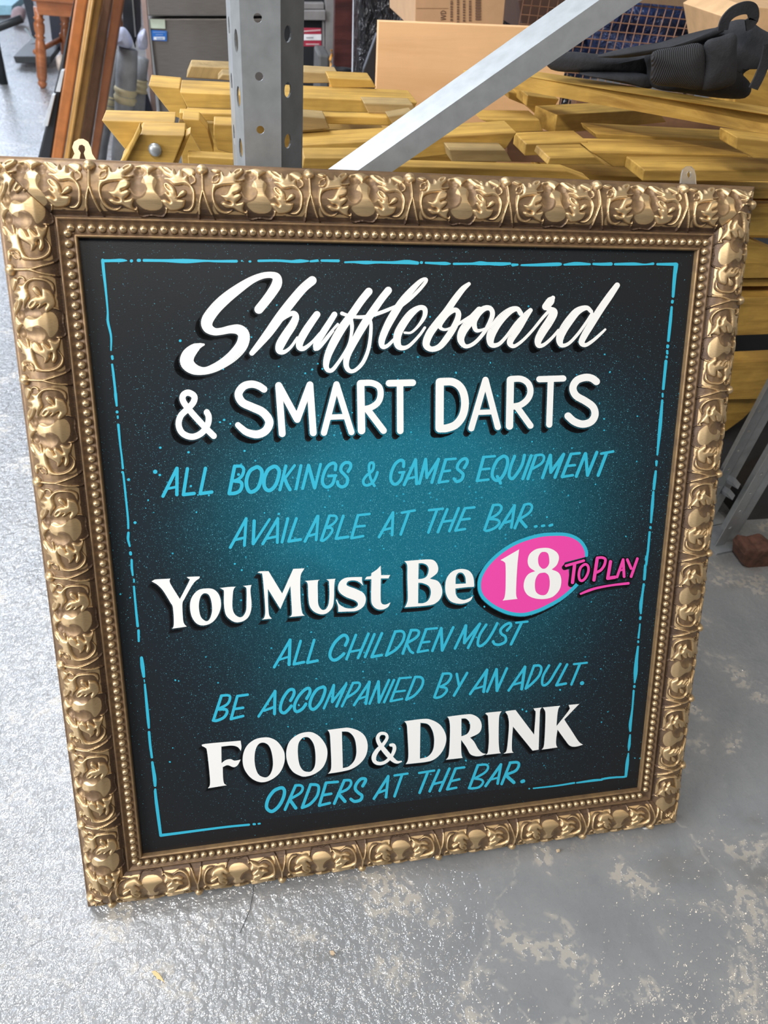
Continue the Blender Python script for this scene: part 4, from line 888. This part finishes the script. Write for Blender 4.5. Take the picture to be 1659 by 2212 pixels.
# steel cabinet
cab = plank('steel_cabinet', [(317, 40), (700, 40), (700, 300), (349, 300)], 3.6, .6, M_BRUSH, floor=True, label='brushed stainless cabinet with stickers, behind the timbers on the left', cat='cabinet', bev=.004)
def child(o, par): 
    mw = o.matrix_world.copy(); o.parent = par; o.matrix_parent_inverse = par.matrix_world.inverted(); o.matrix_world = mw
    if 'category' in o: del o['category']
    return o
child(plank('drawer_front', [(308, -60), (680, -60), (680, 35), (319, 35)], 3.57, .5, M_BRUSH, label='upper stainless front', bev=.006), cab)
child(plank('edge_trim', [(318, 42), (322, 42), (352, 300), (348, 300)], 3.585, .02, M_STEEL, label='bright metal edge strip', bev=0), cab)
child(plank('sticker', [(323, 41), (356, 42), (357, 62), (325, 61)], 3.59, .002, plain('pale_green_paper', (.55, .62, .50), .6), label='pale green and white sticker', bev=0), cab)
st = child(plank('sticker', [(326, 65), (360, 67), (360, 89), (329, 87)], 3.59, .002, plain('blue_vinyl', (.02, .16, .55), .5), label='blue sticker with a white panel', bev=0), cab)
on_plane('sticker_panel', [bar(332, 79.5, 356, 86)], 3.587, plain('white_vinyl', (.75, .77, .78), .5), cab)
on_plane('sticker_text', [bar(338 + 3 * k, 81, 340 + 3 * k, 85) for k in range(5)] + [bar(331 + 2.4 * k, 68.5, 332.6 + 2.4 * k, 70.5) for k in range(11)] + [bar(336 + 2.4 * k, 74, 337.6 + 2.4 * k, 76) for k in range(7)], 3.585, plain('small_print', (.25, .38, .62), .5), cab)
# open shelving unit right of the post
sh = plank('shelving_unit', [(600, -60), (738, -60), (733, 170), (600, 165)], 3.2, .03, M_BLACK, floor=True, label='dark open shelving unit with grey uprights, right of the post', cat='shelving', bev=0)
child(plank('upright', [(703, -60), (724, -60), (726, 152), (703, 150)], 3.15, .04, M_GREY, label='grey upright', bev=.002), sh)
child(plank('shelf', [(600, 7), (700, 7), (700, 20), (600, 19)], 3.15, .04, M_GREY, label='grey shelf edge', bev=.002), sh)
child(plank('shelf', [(600, 23), (703, 23), (703, 44), (600, 43)], 3.13, .05, M_GREY, label='grey shelf edge', bev=.002), sh)
child(plank('upright', [(697, 44), (701, 44), (702, 116), (697, 116)], 3.15, .02, M_GREY, bev=.001), sh)
rd = plank('service_label', [(646, 61), (694, 62), (694, 100), (648, 100)], 3.0, .01, plain('red_vinyl', (.35, .02, .05), .5), label='red label with a white band on a dark box in the shelving', cat='label', bev=0); child(rd, sh)
on_plane('white_band', [bar(648, 74, 694, 87)], 2.998, plain('white_vinyl', (.72, .72, .75), .5), rd)
on_plane('label_text', [bar(654 + 3 * k, 66 - .2 * k, 656.4 + 3 * k, 69 - .2 * k) for k in range(13)] + [bar(661 + 2.6 * k, 94, 662.8 + 2.6 * k, 97) for k in range(11)], 2.997, plain('pale_print', (.68, .5, .52), .5), rd)
on_plane('label_text', [bar(662 + 2.6 * k, 80, 663.6 + 2.6 * k, 83) for k in range(6)], 2.996, plain('grey_print', (.2, .2, .22), .5), rd)
plank('speaker_box', [(688, 116), (713, 119), (716, 170), (687, 168)], 2.7, .15, plain('charcoal_plastic', (.09, .09, .09), .6), floor=True, label='small charcoal box standing behind the timbers right of the post', cat='box', bev=.008)
tube('orange_cord', [Vector((at(715,142,2.6).x,2.6,.005)), at(715, 142, 2.6), at(713, 128, 2.6), at(717, 118, 2.6), at(716, 107, 2.6)], .004, 6, plain('orange_plastic', (.85, .38, .06), .5), label='short upright orange cord beside the small charcoal box', cat='cord')
tube('black_cable', [at(716, 144, 2.5), at(724, 152, 2.5), at(740, 152, 2.5), at(756, 154, 2.5), at(758, 164, 2.5), at(745, 168, 2.5), at(733, 162, 2.5), at(728, 154, 2.5)], .010, 8, M_BLACK, label='loop of thick black cable at the foot of the dark red board', cat='cable')
plank('dark_red_board', [(724, -60), (766, -60), (773, 240), (727, 240)], 2.62, .03, M_MAHOG, floor=True, label='dark red-brown board standing upright right of the shelving', cat='board')
plank('white_batten', [(765, -60), (777, -60), (784, 130), (783, 240), (772, 240)], 2.55, .02, M_WHITE, floor=True, label='narrow white batten standing beside the dark red board', cat='batten')
M_FILM = NT('black_film'); _v = M_FILM.coord((5, 5, 2)); _f = M_FILM.noise(_v, 5, 3, .6, 1.5)
M_FILM.set(Base_Color=(.012, .012, .016), Roughness=.12, Specular_IOR_Level=.7); M_FILM.bump(_f, .06, 1.0); M_FILM = M_FILM.m
plank('wrapped_mattress', [(776, -60), (905, -60), (900, 330), (783, 330)], 2.35, .12, M_FILM, floor=True, label='slab wrapped in crinkled shiny black film, left of the cardboard box', cat='mattress', bev=.02)
plank('wrapped_slab', [(1075, -60), (1300, -60), (1290, 240), (1075, 240)], 2.5, .10, M_FILM, floor=True, label='black film-wrapped slab right of the cardboard box', cat='slab', bev=.02)
plank('dark_board', [(776, 240), (778, 190), (786, 150), (815, 72), (822, 240)], 1.9, .02, M_BLACK, floor=True, label='dark board with a slanting edge beside the beech board', cat='board')

# wire cage with blue sacks
CY = 1.95
cg = plank('wire_cage', [(1094, -40), (1660, -40), (1660, -22), (1094, -22)], CY, .02, plain('cage_rail', (.20, .12, .07), .6), label='rusty wire-mesh cage behind the bag, holding blue sacks', cat='cage', bev=.001)
M_WIRE = plain('rusty_wire', (.36, .20, .13), .55, .3)
xl, xr = at(1120, 60, CY).x, at(1620, 60, CY).x
def post_px(x0, x1, y0, y1, nm, lab, Y, m):
    X0, X1 = at(x0, y1, Y).x, at(x1, y1, Y).x; za, zb = .45, at(x0, -60, Y).z
    o = link(nm, box_mesh(nm, X1 - X0, .03, zb - za, ((X0 + X1) / 2, Y + .015, (za + zb) / 2)), m, cg, lab); o.matrix_parent_inverse = cg.matrix_world.inverted()
M_CPOST = plain('cage_post', (.25, .17, .11), .55)
post_px(1500, 1512, 0, 90, 'cage_post', 'brown cage post', CY - .01, M_CPOST); post_px(1526, 1537, 0, 90, 'cage_post', 'brown cage post', CY - .01, M_CPOST)
o = link('top_rail', box_mesh('top_rail', xr - xl, .02, .03, ((xl + xr) / 2, CY - .01, at(1450, 0, CY).z + .006)), M_CPOST, cg, 'brown cage rail'); o.matrix_parent_inverse = cg.matrix_world.inverted()
wv = []; wf = []
def wire(a, b, r=.0013):
    base = len(wv); d = (b - a).normalized(); s = d.cross(Vector((0, 1, 0))).normalized() * r; t_ = Vector((0, r, 0))
    for p in (a, b): wv.extend([p + s, p + t_, p - s, p - t_])
    for k in range(4): wf.append((base + k, base + (k + 1) % 4, base + 4 + (k + 1) % 4, base + 4 + k))
n = int((xr - xl) / .0215)
for k in range(n + 1): wire(Vector((xl + k * .0215, CY, .5)), Vector((xl + k * .0215, CY, 1.05)))
for k in range(30): wire(Vector((xl, CY, .5 + k * .0185)), Vector((xr, CY, .5 + k * .0185)))
wm = link('wire_mesh', mesh('wire_mesh', wv, wf), M_WIRE, cg, 'square rusty wire mesh', kind='stuff'); wm.matrix_parent_inverse = cg.matrix_world.inverted()

def pillow(name, pts, Y, th, mat, bumpy=0.0, seed=0, n=4, **kw):
    P = [Vector(at(x, y, Y)) for x, y in [tuple(q) for q in cat_rom(pts, True, n)]]
    c = sum(P, Vector()) / len(P); m = len(P); rg = [1.0, .97, .88, .70, .45, .2]; V = []; F = []
    rr = random.Random(seed)
    ph = [rr.uniform(0, 6.28) for _ in range(4)]
    for side in (-1, 1):
        for s in rg:
            for i, p in enumerate(P):
                q = c + (p - c) * s; b = th * math.sqrt(max(0, 1 - s * s)) 
                b *= 1 + bumpy * math.sin(q.x * 60 + ph[0] + q.z * 35) + bumpy * math.sin(q.z * 90 + ph[1])
                V.append(q + Vector((0, side * b, 0)))
        V.append(c + Vector((0, side * th, 0)))
    R = len(rg); half = R * m + 1
    for h in (0, 1):
        o0 = h * half
        for r in range(R - 1):
            for i in range(m):
                f = (o0 + r * m + i, o0 + r * m + (i + 1) % m, o0 + (r + 1) * m + (i + 1) % m, o0 + (r + 1) * m + i)
                F.append(f if h == 0 else tuple(reversed(f)))
        for i in range(m):
            f = (o0 + (R - 1) * m + i, o0 + (R - 1) * m + (i + 1) % m, o0 + R * m); F.append(f if h == 0 else tuple(reversed(f)))
    me = mesh(name, V, F, True); bm = bmesh.new(); bm.from_mesh(me); bmesh.ops.remove_doubles(bm, verts=bm.verts, dist=1e-6); bmesh.ops.recalc_face_normals(bm, faces=bm.faces); bm.to_mesh(me); bm.free()
    return link(name, me, mat, **kw)
def sack_mat(nm, col):
    t = NT(nm); f = t.noise(t.coord((1, 1, 1)), 16, 4, .6, 1.2); t.set(Base_Color=t.ramp(f, [(.35, tuple(x * .4 for x in col)), (.65, col)]), Roughness=.3); t.bump(f, .03, 1.0); return t.m
M_SACK = sack_mat('blue_sack', (.03, .055, .17))
pillow('blue_sack', [(1290, 10), (1400, -20), (1480, 0), (1500, 60), (1480, 130), (1400, 160), (1300, 150), (1270, 80)], 2.12, .09, M_SACK, .15, 3, label='larger crumpled blue plastic sack in the cage', cat='sack')
pillow('blue_sack', [(1220, 90), (1270, 60), (1330, 80), (1340, 150), (1280, 170), (1210, 150)], 2.32, .07, M_SACK, .15, 5, label='smaller blue sack low in the cage beside the brace', cat='sack')
plank('brown_carton', [(1120, 0), (1290, -30), (1280, 70), (1130, 70)], 2.2, .2, plain('dark_carton', (.10, .055, .04), .7), label='dark brown carton in the left of the cage', cat='box')
plank('brown_carton', [(1440, 30), (1540, 20), (1540, 110), (1450, 110)], 2.25, .2, plain('dark_carton2', (.13, .06, .035), .7), label='dark brown carton in the right of the cage', cat='box')
plank('cardboard_box', [(1575, 40), (1618, 14), (1760, 24), (1760, 240), (1600, 230)], 1.60, .20, plain('pale_card', (.66, .42, .22), .7), label='pale tan cardboard box at the right edge behind the bag', cat='box')
plank('timber', [(1595, 138), (1645, 152), (1720, 165), (1720, 260), (1585, 240)], 1.42, .10, M_TIMBER, label='shaded timber behind the bag strap at the right edge', cat='timber', group=G)

# black bag lying on the stack
M_CLOTH = NT('black_canvas'); _f = M_CLOTH.noise(M_CLOTH.coord(), 420, 2); _g = M_CLOTH.noise(M_CLOTH.coord((1, 1, 1)), 22, 3)
M_CLOTH.set(Base_Color=M_CLOTH.ramp(_g, [(.3, (.014, .015, .018)), (.7, (.026, .027, .032))]), Roughness=.85); M_CLOTH.bump(M_CLOTH.math('ADD', M_CLOTH.math('MULTIPLY', _f, .12), _g), .006, .8); M_CLOTH = M_CLOTH.m
M_MESHP = NT('black_mesh'); _w = M_MESHP.n('ShaderNodeTexWave'); _w.inputs['Scale'].default_value = 110; M_MESHP.l(M_MESHP.coord((1, 1, 1.4)), _w.inputs['Vector'])
M_MESHP.set(Base_Color=(.018, .018, .021), Roughness=.7); M_MESHP.bump(_w.outputs['Fac'], .002, .8); M_MESHP = M_MESHP.m
bag = pillow('black_bag', [(1398, 118), (1440, 100), (1500, 85), (1560, 58), (1610, 42), (1645, 62), (1690, 90), (1690, 135), (1640, 128), (1592, 155), (1614, 182), (1602, 210), (1540, 209), (1470, 199), (1408, 188), (1400, 150)], 1.24, .055, M_CLOTH, .06, 1, label='black canvas bag with straps lying on the timber stack', cat='bag')
def bagp(name, pts, Y, th, m, lab=None, sd=0):
    o = pillow(name, pts, Y, th, m, .04, sd); o.parent = bag
    if lab: o['label'] = lab
bagp('shoulder_pad', [(1180, 120), (1230, 112), (1300, 118), (1385, 120), (1404, 122), (1402, 160), (1330, 158), (1250, 156), (1190, 150)], 1.27, .022, M_CLOTH, 'padded shoulder strap', 2)
bagp('shoulder_pad', [(1250, 158), (1330, 156), (1402, 162), (1406, 190), (1360, 182), (1290, 168)], 1.25, .020, M_CLOTH, 'second padded strap below', 4)
bagp('top_flap', [(1290, 122), (1350, 108), (1420, 100), (1500, 78), (1550, 60), (1562, 68), (1500, 92), (1420, 112), (1350, 124)], 1.22, .018, M_CLOTH, None, 5)
bagp('side_pocket', [(1412, 112), (1470, 100), (1516, 96), (1522, 150), (1516, 192), (1460, 188), (1410, 180), (1408, 145)], 1.155, .018, M_MESHP, 'ribbed mesh pocket', 6)
bagp('front_pocket', [(1524, 92), (1560, 78), (1588, 72), (1590, 110), (1590, 150), (1580, 184), (1516, 194), (1524, 140)], 1.150, .014, M_CLOTH, None, 7)
def strap(name, pts, Y, w, lab=None):
    P = [at(x, y, Y) for x, y in [tuple(q) for q in cat_rom(pts, False, 5)]]; V = []; F = []
    for i, p in enumerate(P):
        d = (P[min(i + 1, len(P) - 1)] - P[max(i - 1, 0)]).normalized(); s = Vector((0, 1, 0)).cross(d).normalized()
        for a, b in ((w * .5, 0), (-w * .5, 0), (-w * .5, .003), (w * .5, .003)): V.append(p + s * a + Vector((0, b, 0)))
    for i in range(len(P) - 1):
        for k in range(4): F.append((i * 4 + k, i * 4 + (k + 1) % 4, i * 4 + 4 + (k + 1) % 4, i * 4 + 4 + k))
    o = link(name, mesh(name, V, F), M_CLOTH, bag, lab)
strap('handle', [(1562, 66), (1568, 44), (1585, 26), (1610, 17), (1626, 22), (1628, 44), (1612, 56)], 1.17, .016, 'webbing grab handle')
strap('strap', [(1662, 96), (1655, 130), (1642, 165), (1628, 192)], 1.13, .016, 'hanging webbing strap')

# ---------------------------------------------------------------- left background
def to_floor(p, q, Y):                 # extend the line q->p (pixels) to the floor on plane Y
    A = at(p[0], p[1], Y); B = at(q[0], q[1], Y); k = A.z / (B.z - A.z); return A - (B - A) * k
def leaner(name, b0, b1, t0, t1, Y, dep, mat, label, cat='moulding', group=None):
    P = [to_floor(b0, t0, Y), to_floor(b1, t1, Y), at(t1[0], t1[1], Y), at(t0[0], t0[1], Y)]
    P = [Vector((p.x, p.y, max(p.z, .001))) for p in P]
    c = sum(P, Vector()) / 4; M = frame_of(c, P[3] - P[0], (0, 1, 0)); o = link(name, loops_prism(name, [P], (0, dep, 0), M), mat, None, label, cat, group); o.matrix_world = M
    return bevel(o, .006)
GM = 'mouldings leaning side by side at the left'
mb = leaner('door_lining', (82, 340), (111, 340), (128, 150), (168, -40), 2.86, .05, M_BLACK, 'black painted board with grey protective corners, leftmost of the leaning lengths', 'board', GM)
for a, b in (((93, 272), (114, 205)), ((120, 198), (134, 152))):
    c_ = plank('corner_guard', [a, (a[0] + 10, a[1] + 1), (b[0] + 5, b[1]), (b[0] - 2, b[1])], 2.84, .06, plain('grey_guard', (.52, .56, .60), .5), label='grey corner guard', bev=.001); child(c_, mb)
leaner('moulding', (111, 340), (136, 340), (168, -40), (196, -40), 2.84, .05, M_ORANGE, 'broad orange varnished moulding, second of the leaning lengths', group=GM)
mo = leaner('moulding', (138, 341), (166, 341), (197, -40), (226, -40), 2.79, .05, M_OCHRE, 'ochre grooved moulding in the middle of the leaning lengths', group=GM)
child(leaner('bead_strip', (143, 341), (150, 341), (203, -40), (211, -40), 2.765, .03, M_OCHRE, 'raised bead along the ochre moulding'), mo)
leaner('moulding', (168, 342), (191, 342), (227, -40), (249, -40), 2.90, .05, M_BROWN, 'dull brown moulding, fourth of the leaning lengths', group=GM)
leaner('moulding', (194, 343), (211, 343), (250, -40), (274, -40), 2.84, .05, M_REDBROWN, 'red-brown moulding, rightmost of the leaning lengths', group=GM)

M_FELT = plain('grey_felt', (.27, .28, .30), .8, vary=.25, scale=18, bump=.004); M_TAPE = plain('yellow_tape', (.55, .48, .30), .6); M_PADW = plain('white_padding', (.58, .62, .80), .6, bump=.003)
def roll(px, label, Y, r, y_top, bands, tilt=0):
    xt, xb = px; A = to_floor((xb, 345), (xt, y_top), Y); B = at(xt, y_top, Y)
    e = empty('wrapped_roll', A, label, 'wrapped roll', 'felt-wrapped lengths between the mouldings and the cabinet')
    def seg(nm, a, b, rr, m, lab=None):
        d = B - A; pts = [A + d * (a + (b - a) * k / 6) for k in range(7)]
        o = tube(nm, pts, [rr * (1 + .08 * math.sin(k * 2.1 + xb)) for k in range(7)], 12, m, label=lab); o.parent = e; o.matrix_parent_inverse = Matrix.Translation(A).inverted()
    seg('felt_wrap', 0, 1, r, M_FELT)
    for a, b in bands: seg('tape_band', a, b, r * 1.10, M_TAPE, 'yellow tape band')
roll((250, 214), 'thin grey wrapped roll next to the red-brown moulding', 3.1, .026, 110, [(.60, .70)])
roll((277, 262), 'fattest grey wrapped roll with a wide yellow band', 3.0, .034, 105, [(.66, .76)])
roll((305, 290), 'grey wrapped roll nearest the steel cabinet', 3.2, .026, 125, [(.74, .84)])
plank('black_batten', [(246, 160), (262, 158), (255, 345), (236, 345)], 3.15, .03, M_BLACK, floor=True, label='black batten standing between the wrapped rolls', cat='batten')
plank('dark_blue_board', [(308, 170), (332, 250), (340, 345), (300, 345)], 3.26, .02, plain('navy', (.03, .035, .06), .5), floor=True, label='dark navy board between the rolls and the cabinet', cat='board')
pillow('white_cushion', [(254, 62), (268, 60), (282, 78), (286, 98), (276, 104), (250, 94), (248, 78)], 3.0, .05, M_PADW, .1, 8, label='left white padded cushion above the wrapped rolls', cat='cushion')
pillow('white_cushion', [(298, 74), (312, 62), (318, 80), (318, 104), (302, 106), (298, 92)], 3.0, .04, M_PADW, .1, 9, label='right white padded cushion beside the cabinet', cat='cushion')
plank('black_board', [(262, -50), (283, -50), (292, 105), (284, 80), (266, 60)], 3.05, .03, M_BLACK, label='black board rising between the white cushions, left half', cat='board')
plank('black_board', [(286, -50), (300, -50), (304, 60), (296, 80), (292, 95)], 3.07, .03, plain('charcoal_board', (.035, .035, .045), .4), label='charcoal board rising between the white cushions, right half', cat='board')
plank('metal_strip', [(281, -50), (284, -50), (294, 80), (291, 80)], 3.0, .01, M_STEEL, label='thin silvery strip between the two dark boards', cat='strip', bev=0)
plank('pinkish_post', [(300, -50), (311, -50), (314, 60), (304, 70)], 3.3, .03, plain('pinkish_wood', (.36, .25, .22), .6), floor=True, label='pinkish-brown post next to the cabinet edge', cat='post')

# wooden chair far back
YC = 4.57; cf = on_floor(92, 190); lean = at(86, 25, 4.57)
chair = empty('wooden_chair', cf, 'orange-brown turned-leg wooden chair standing far back at the left', 'chair')
ztop = at(88, 14, YC).z; sc_ = ztop
prof = [(.011, 0), (.019, .03), (.022, .07), (.017, .09), (.019, .10), (.024, .14), (.025, .5), (.021, .60), (.018, .63), (.025, .65), (.018, .67), (.024, .72), (.025, .80), (.019, .84), (.026, .87), (.019, .89), (.022, 1.0)]
leg_me = lathe('leg', [(r * 1.05, z * ztop) for r, z in prof], 14); leg_me.materials.append(M_CHAIR)
for dx, dy in ((0, 0), (.07, .36), (.40, -.02), (.43, .36)):
    o = bpy.data.objects.new('leg', leg_me); COL.objects.link(o); o.parent = chair; o.location = (dx, dy, 0); o.rotation_euler = (0, .16 if dx < .2 else -.14, 0)
o = link('seat', box_mesh('seat', .42, .46, .045, (.25, .17, ztop + .05)), M_CHAIR, chair); bevel(o, .01)
o = link('apron', box_mesh('apron', .38, .43, .06, (.25, .17, ztop)), M_CHAIR, chair); bevel(o, .004)
for a, b in (((0, 0, .45 * ztop), (.07, .36, .45 * ztop)), ((.07, .36, .5 * ztop), (.43, .36, .5 * ztop)), ((.40, 0, .45 * ztop), (.43, .36, .45 * ztop))):
    tube('stretcher', [a, b], .013, 8, M_CHAIR, parent=chair)
for k in range(5): tube('spindle', [(.06 + k * .085, .34, ztop + .07), (.06 + k * .085, .40, ztop + .5)], .012, 8, M_CHAIR, parent=chair)
o = link('top_rail', box_mesh('top_rail', .46, .03, .08, (.23, .41, ztop + .53)), M_CHAIR, chair); bevel(o, .01)
# black table at the far left edge
tl = on_floor(8, 181); tb = empty('black_table', tl, 'slim black metal table leg and bars at the far left edge', 'table')
tube('leg', [(0, 0, 0), (.01, 0, .35), (.03, 0, .95)], .022, 10, M_BLACKM, parent=tb)
tube('leg', [(-.5, .3, 0), (-.5, .3, .95)], .022, 10, M_BLACKM, parent=tb)
tube('crossbar', [(-.5, .1, .22), (.0, .0, .24), (.16, -.0, .30)], .018, 8, M_BLACKM, parent=tb)
o = link('table_top', box_mesh('table_top', .62, .5, .03, (-.26, .2, .965)), M_BLACKM, tb)
fs = 'flat dark frames stacked on the floor behind the chair'
for (pts, Y, dp, lab) in (([(28, 122), (110, 122), (110, 138), (34, 137)], 5.0, .35, 'low dark frame with a pale top edge behind the chair leg'),
                          ([(2, 108), (80, 92), (80, 104), (2, 118)], 5.6, .25, 'dark frame lying across behind the table leg'),
                          ([(38, 78), (78, 76), (78, 92), (38, 90)], 5.9, .3, 'small dark green-black case further back')):
    P = [at(x, y, Y) for x, y in pts]; zb = 0.002
    o = plank('picture_frame', pts, Y, dp, plain('frame_dark', (.05, .055, .06), .5), label=lab, cat='frame', group=fs, bev=.004)
plank('leaning_board', [(40, -40), (62, -40), (84, 86), (70, 82)], 5.2, .03, plain('blue_black', (.03, .04, .06), .4), label='blue-black board leaning behind the chair', cat='board')
plank('leaning_board', [(104, 20), (140, 20), (136, 118), (112, 86)], 5.3, .03, plain('blue_black2', (.035, .04, .06), .4), label='blue-black panel behind the chair, right of its front leg', cat='board')
plank('thin_batten', [(52, 62), (55, 61), (84, 96), (81, 98)], 4.9, .01, plain('pale_batten', (.50, .62, .68), .5), label='thin pale batten leaning to the floor behind the chair', cat='batten', bev=0)
plank('light_blue_crate', [(-30, 10), (26, 12), (24, 32), (-30, 34)], 6.4, .5, plain('light_blue', (.35, .62, .75), .5), label='pale blue crate far back at the left edge', cat='crate')
pillow('pink_bundle', [(26, 22), (40, 14), (54, 24), (52, 46), (36, 52), (26, 44)], 6.2, .08, plain('pinkish_cloth', (.42, .30, .32), .7), .1, 11, label='pinkish bundle on the floor far back left of the leaning board', cat='bundle')
plank('back_clutter', [(-60, -60), (330, -60), (330, 25), (-60, 12)], 7.6, .3, plain('pinkish_brown_shelf', (.34, .27, .28), .7), floor=True, label='pinkish-brown shelving far back along the wall', cat='shelving')
pillow('white_bucket', [(122, 122), (136, 120), (140, 140), (134, 152), (126, 150)], 4.6, .05, plain('cream_plastic', (.60, .50, .42), .5), 0, 2, label='small cream tub on the floor behind the chair', cat='tub')

# machine and rusty foot at the lower right
mc = plank('machine_casing', [(1606, 1060), (1780, 970), (1780, 1345), (1659, 1208), (1592, 1134)], 1.03, .30, M_DARK, label='dark grey sheet-metal casing behind the rear post at the right', cat='machine', bev=.002)
bb = at(1622, 1140, 1.12)
pts_ = on_floor(1645, 1240)
rf = plank('rusty_foot', [(1608, 1200), (1618, 1188), (1640, 1192), (1668, 1185), (1700, 1210), (1700, 1262), (1662, 1262), (1650, 1268), (1642, 1262), (1626, 1262), (1619, 1250), (1624, 1238), (1606, 1222)], .885, .05, M_RUST, bev=.005, label='rusty broken machine foot on the floor at the right edge', cat='machine foot')
# small litter on the floor
def chip(px, pts, mat, label, th=.002, nm='wood_splinter', cat='splinter'):
    c = on_floor(*px); P = [on_floor(px[0] + x, px[1] + y) for x, y in pts]
    P = [Vector((p.x, p.y, .0018)) for p in P]
    M = Matrix.Translation(c); o = link(nm, loops_prism(nm, [P], (0, 0, th), M), mat, None, label, cat); o.matrix_world = M; bevel(o, .0005, 1)
chip((342, 2108), [(-14, -8), (-6, -10), (2, -4), (8, 4), (15, 16), (4, 9), (-3, 8), (-4, 3), (-9, 0)], plain('fresh_splinter', (.72, .50, .24), .6), 'pale yellow wood splinter on the floor below the sign, bottom left')
chip((718, 2061), [(-6, -5), (2, -5), (6, 2), (2, 5), (-4, 3)], M_PUTTY, 'small tan stone chip on the floor below the middle of the sign', .004, 'stone_chip', 'chip')
chip((1204, 1840), [(-4, -3), (3, -4), (4, 2), (-2, 4)], M_PUTTY, 'tiny tan crumb on the floor just below the right of the sign', .003, 'stone_chip', 'chip')
chip((1398, 1789), [(-12, 2), (2, -3), (13, -3), (4, 3), (-6, 4)], plain('white_flake', (.8, .78, .72), .5), 'white flake on the floor at the lower right corner of the frame', .002, 'paint_flake', 'flake')
tube('loose_thread', [on_floor(x, y) + Vector((0, 0, .0012)) for x, y in ((548, 1912), (546, 1935), (540, 1965), (532, 1985), (524, 2003), (518, 2016))], .00035, 5, M_BLACK, label='thin dark thread trailing on the floor below the frame', cat='thread')
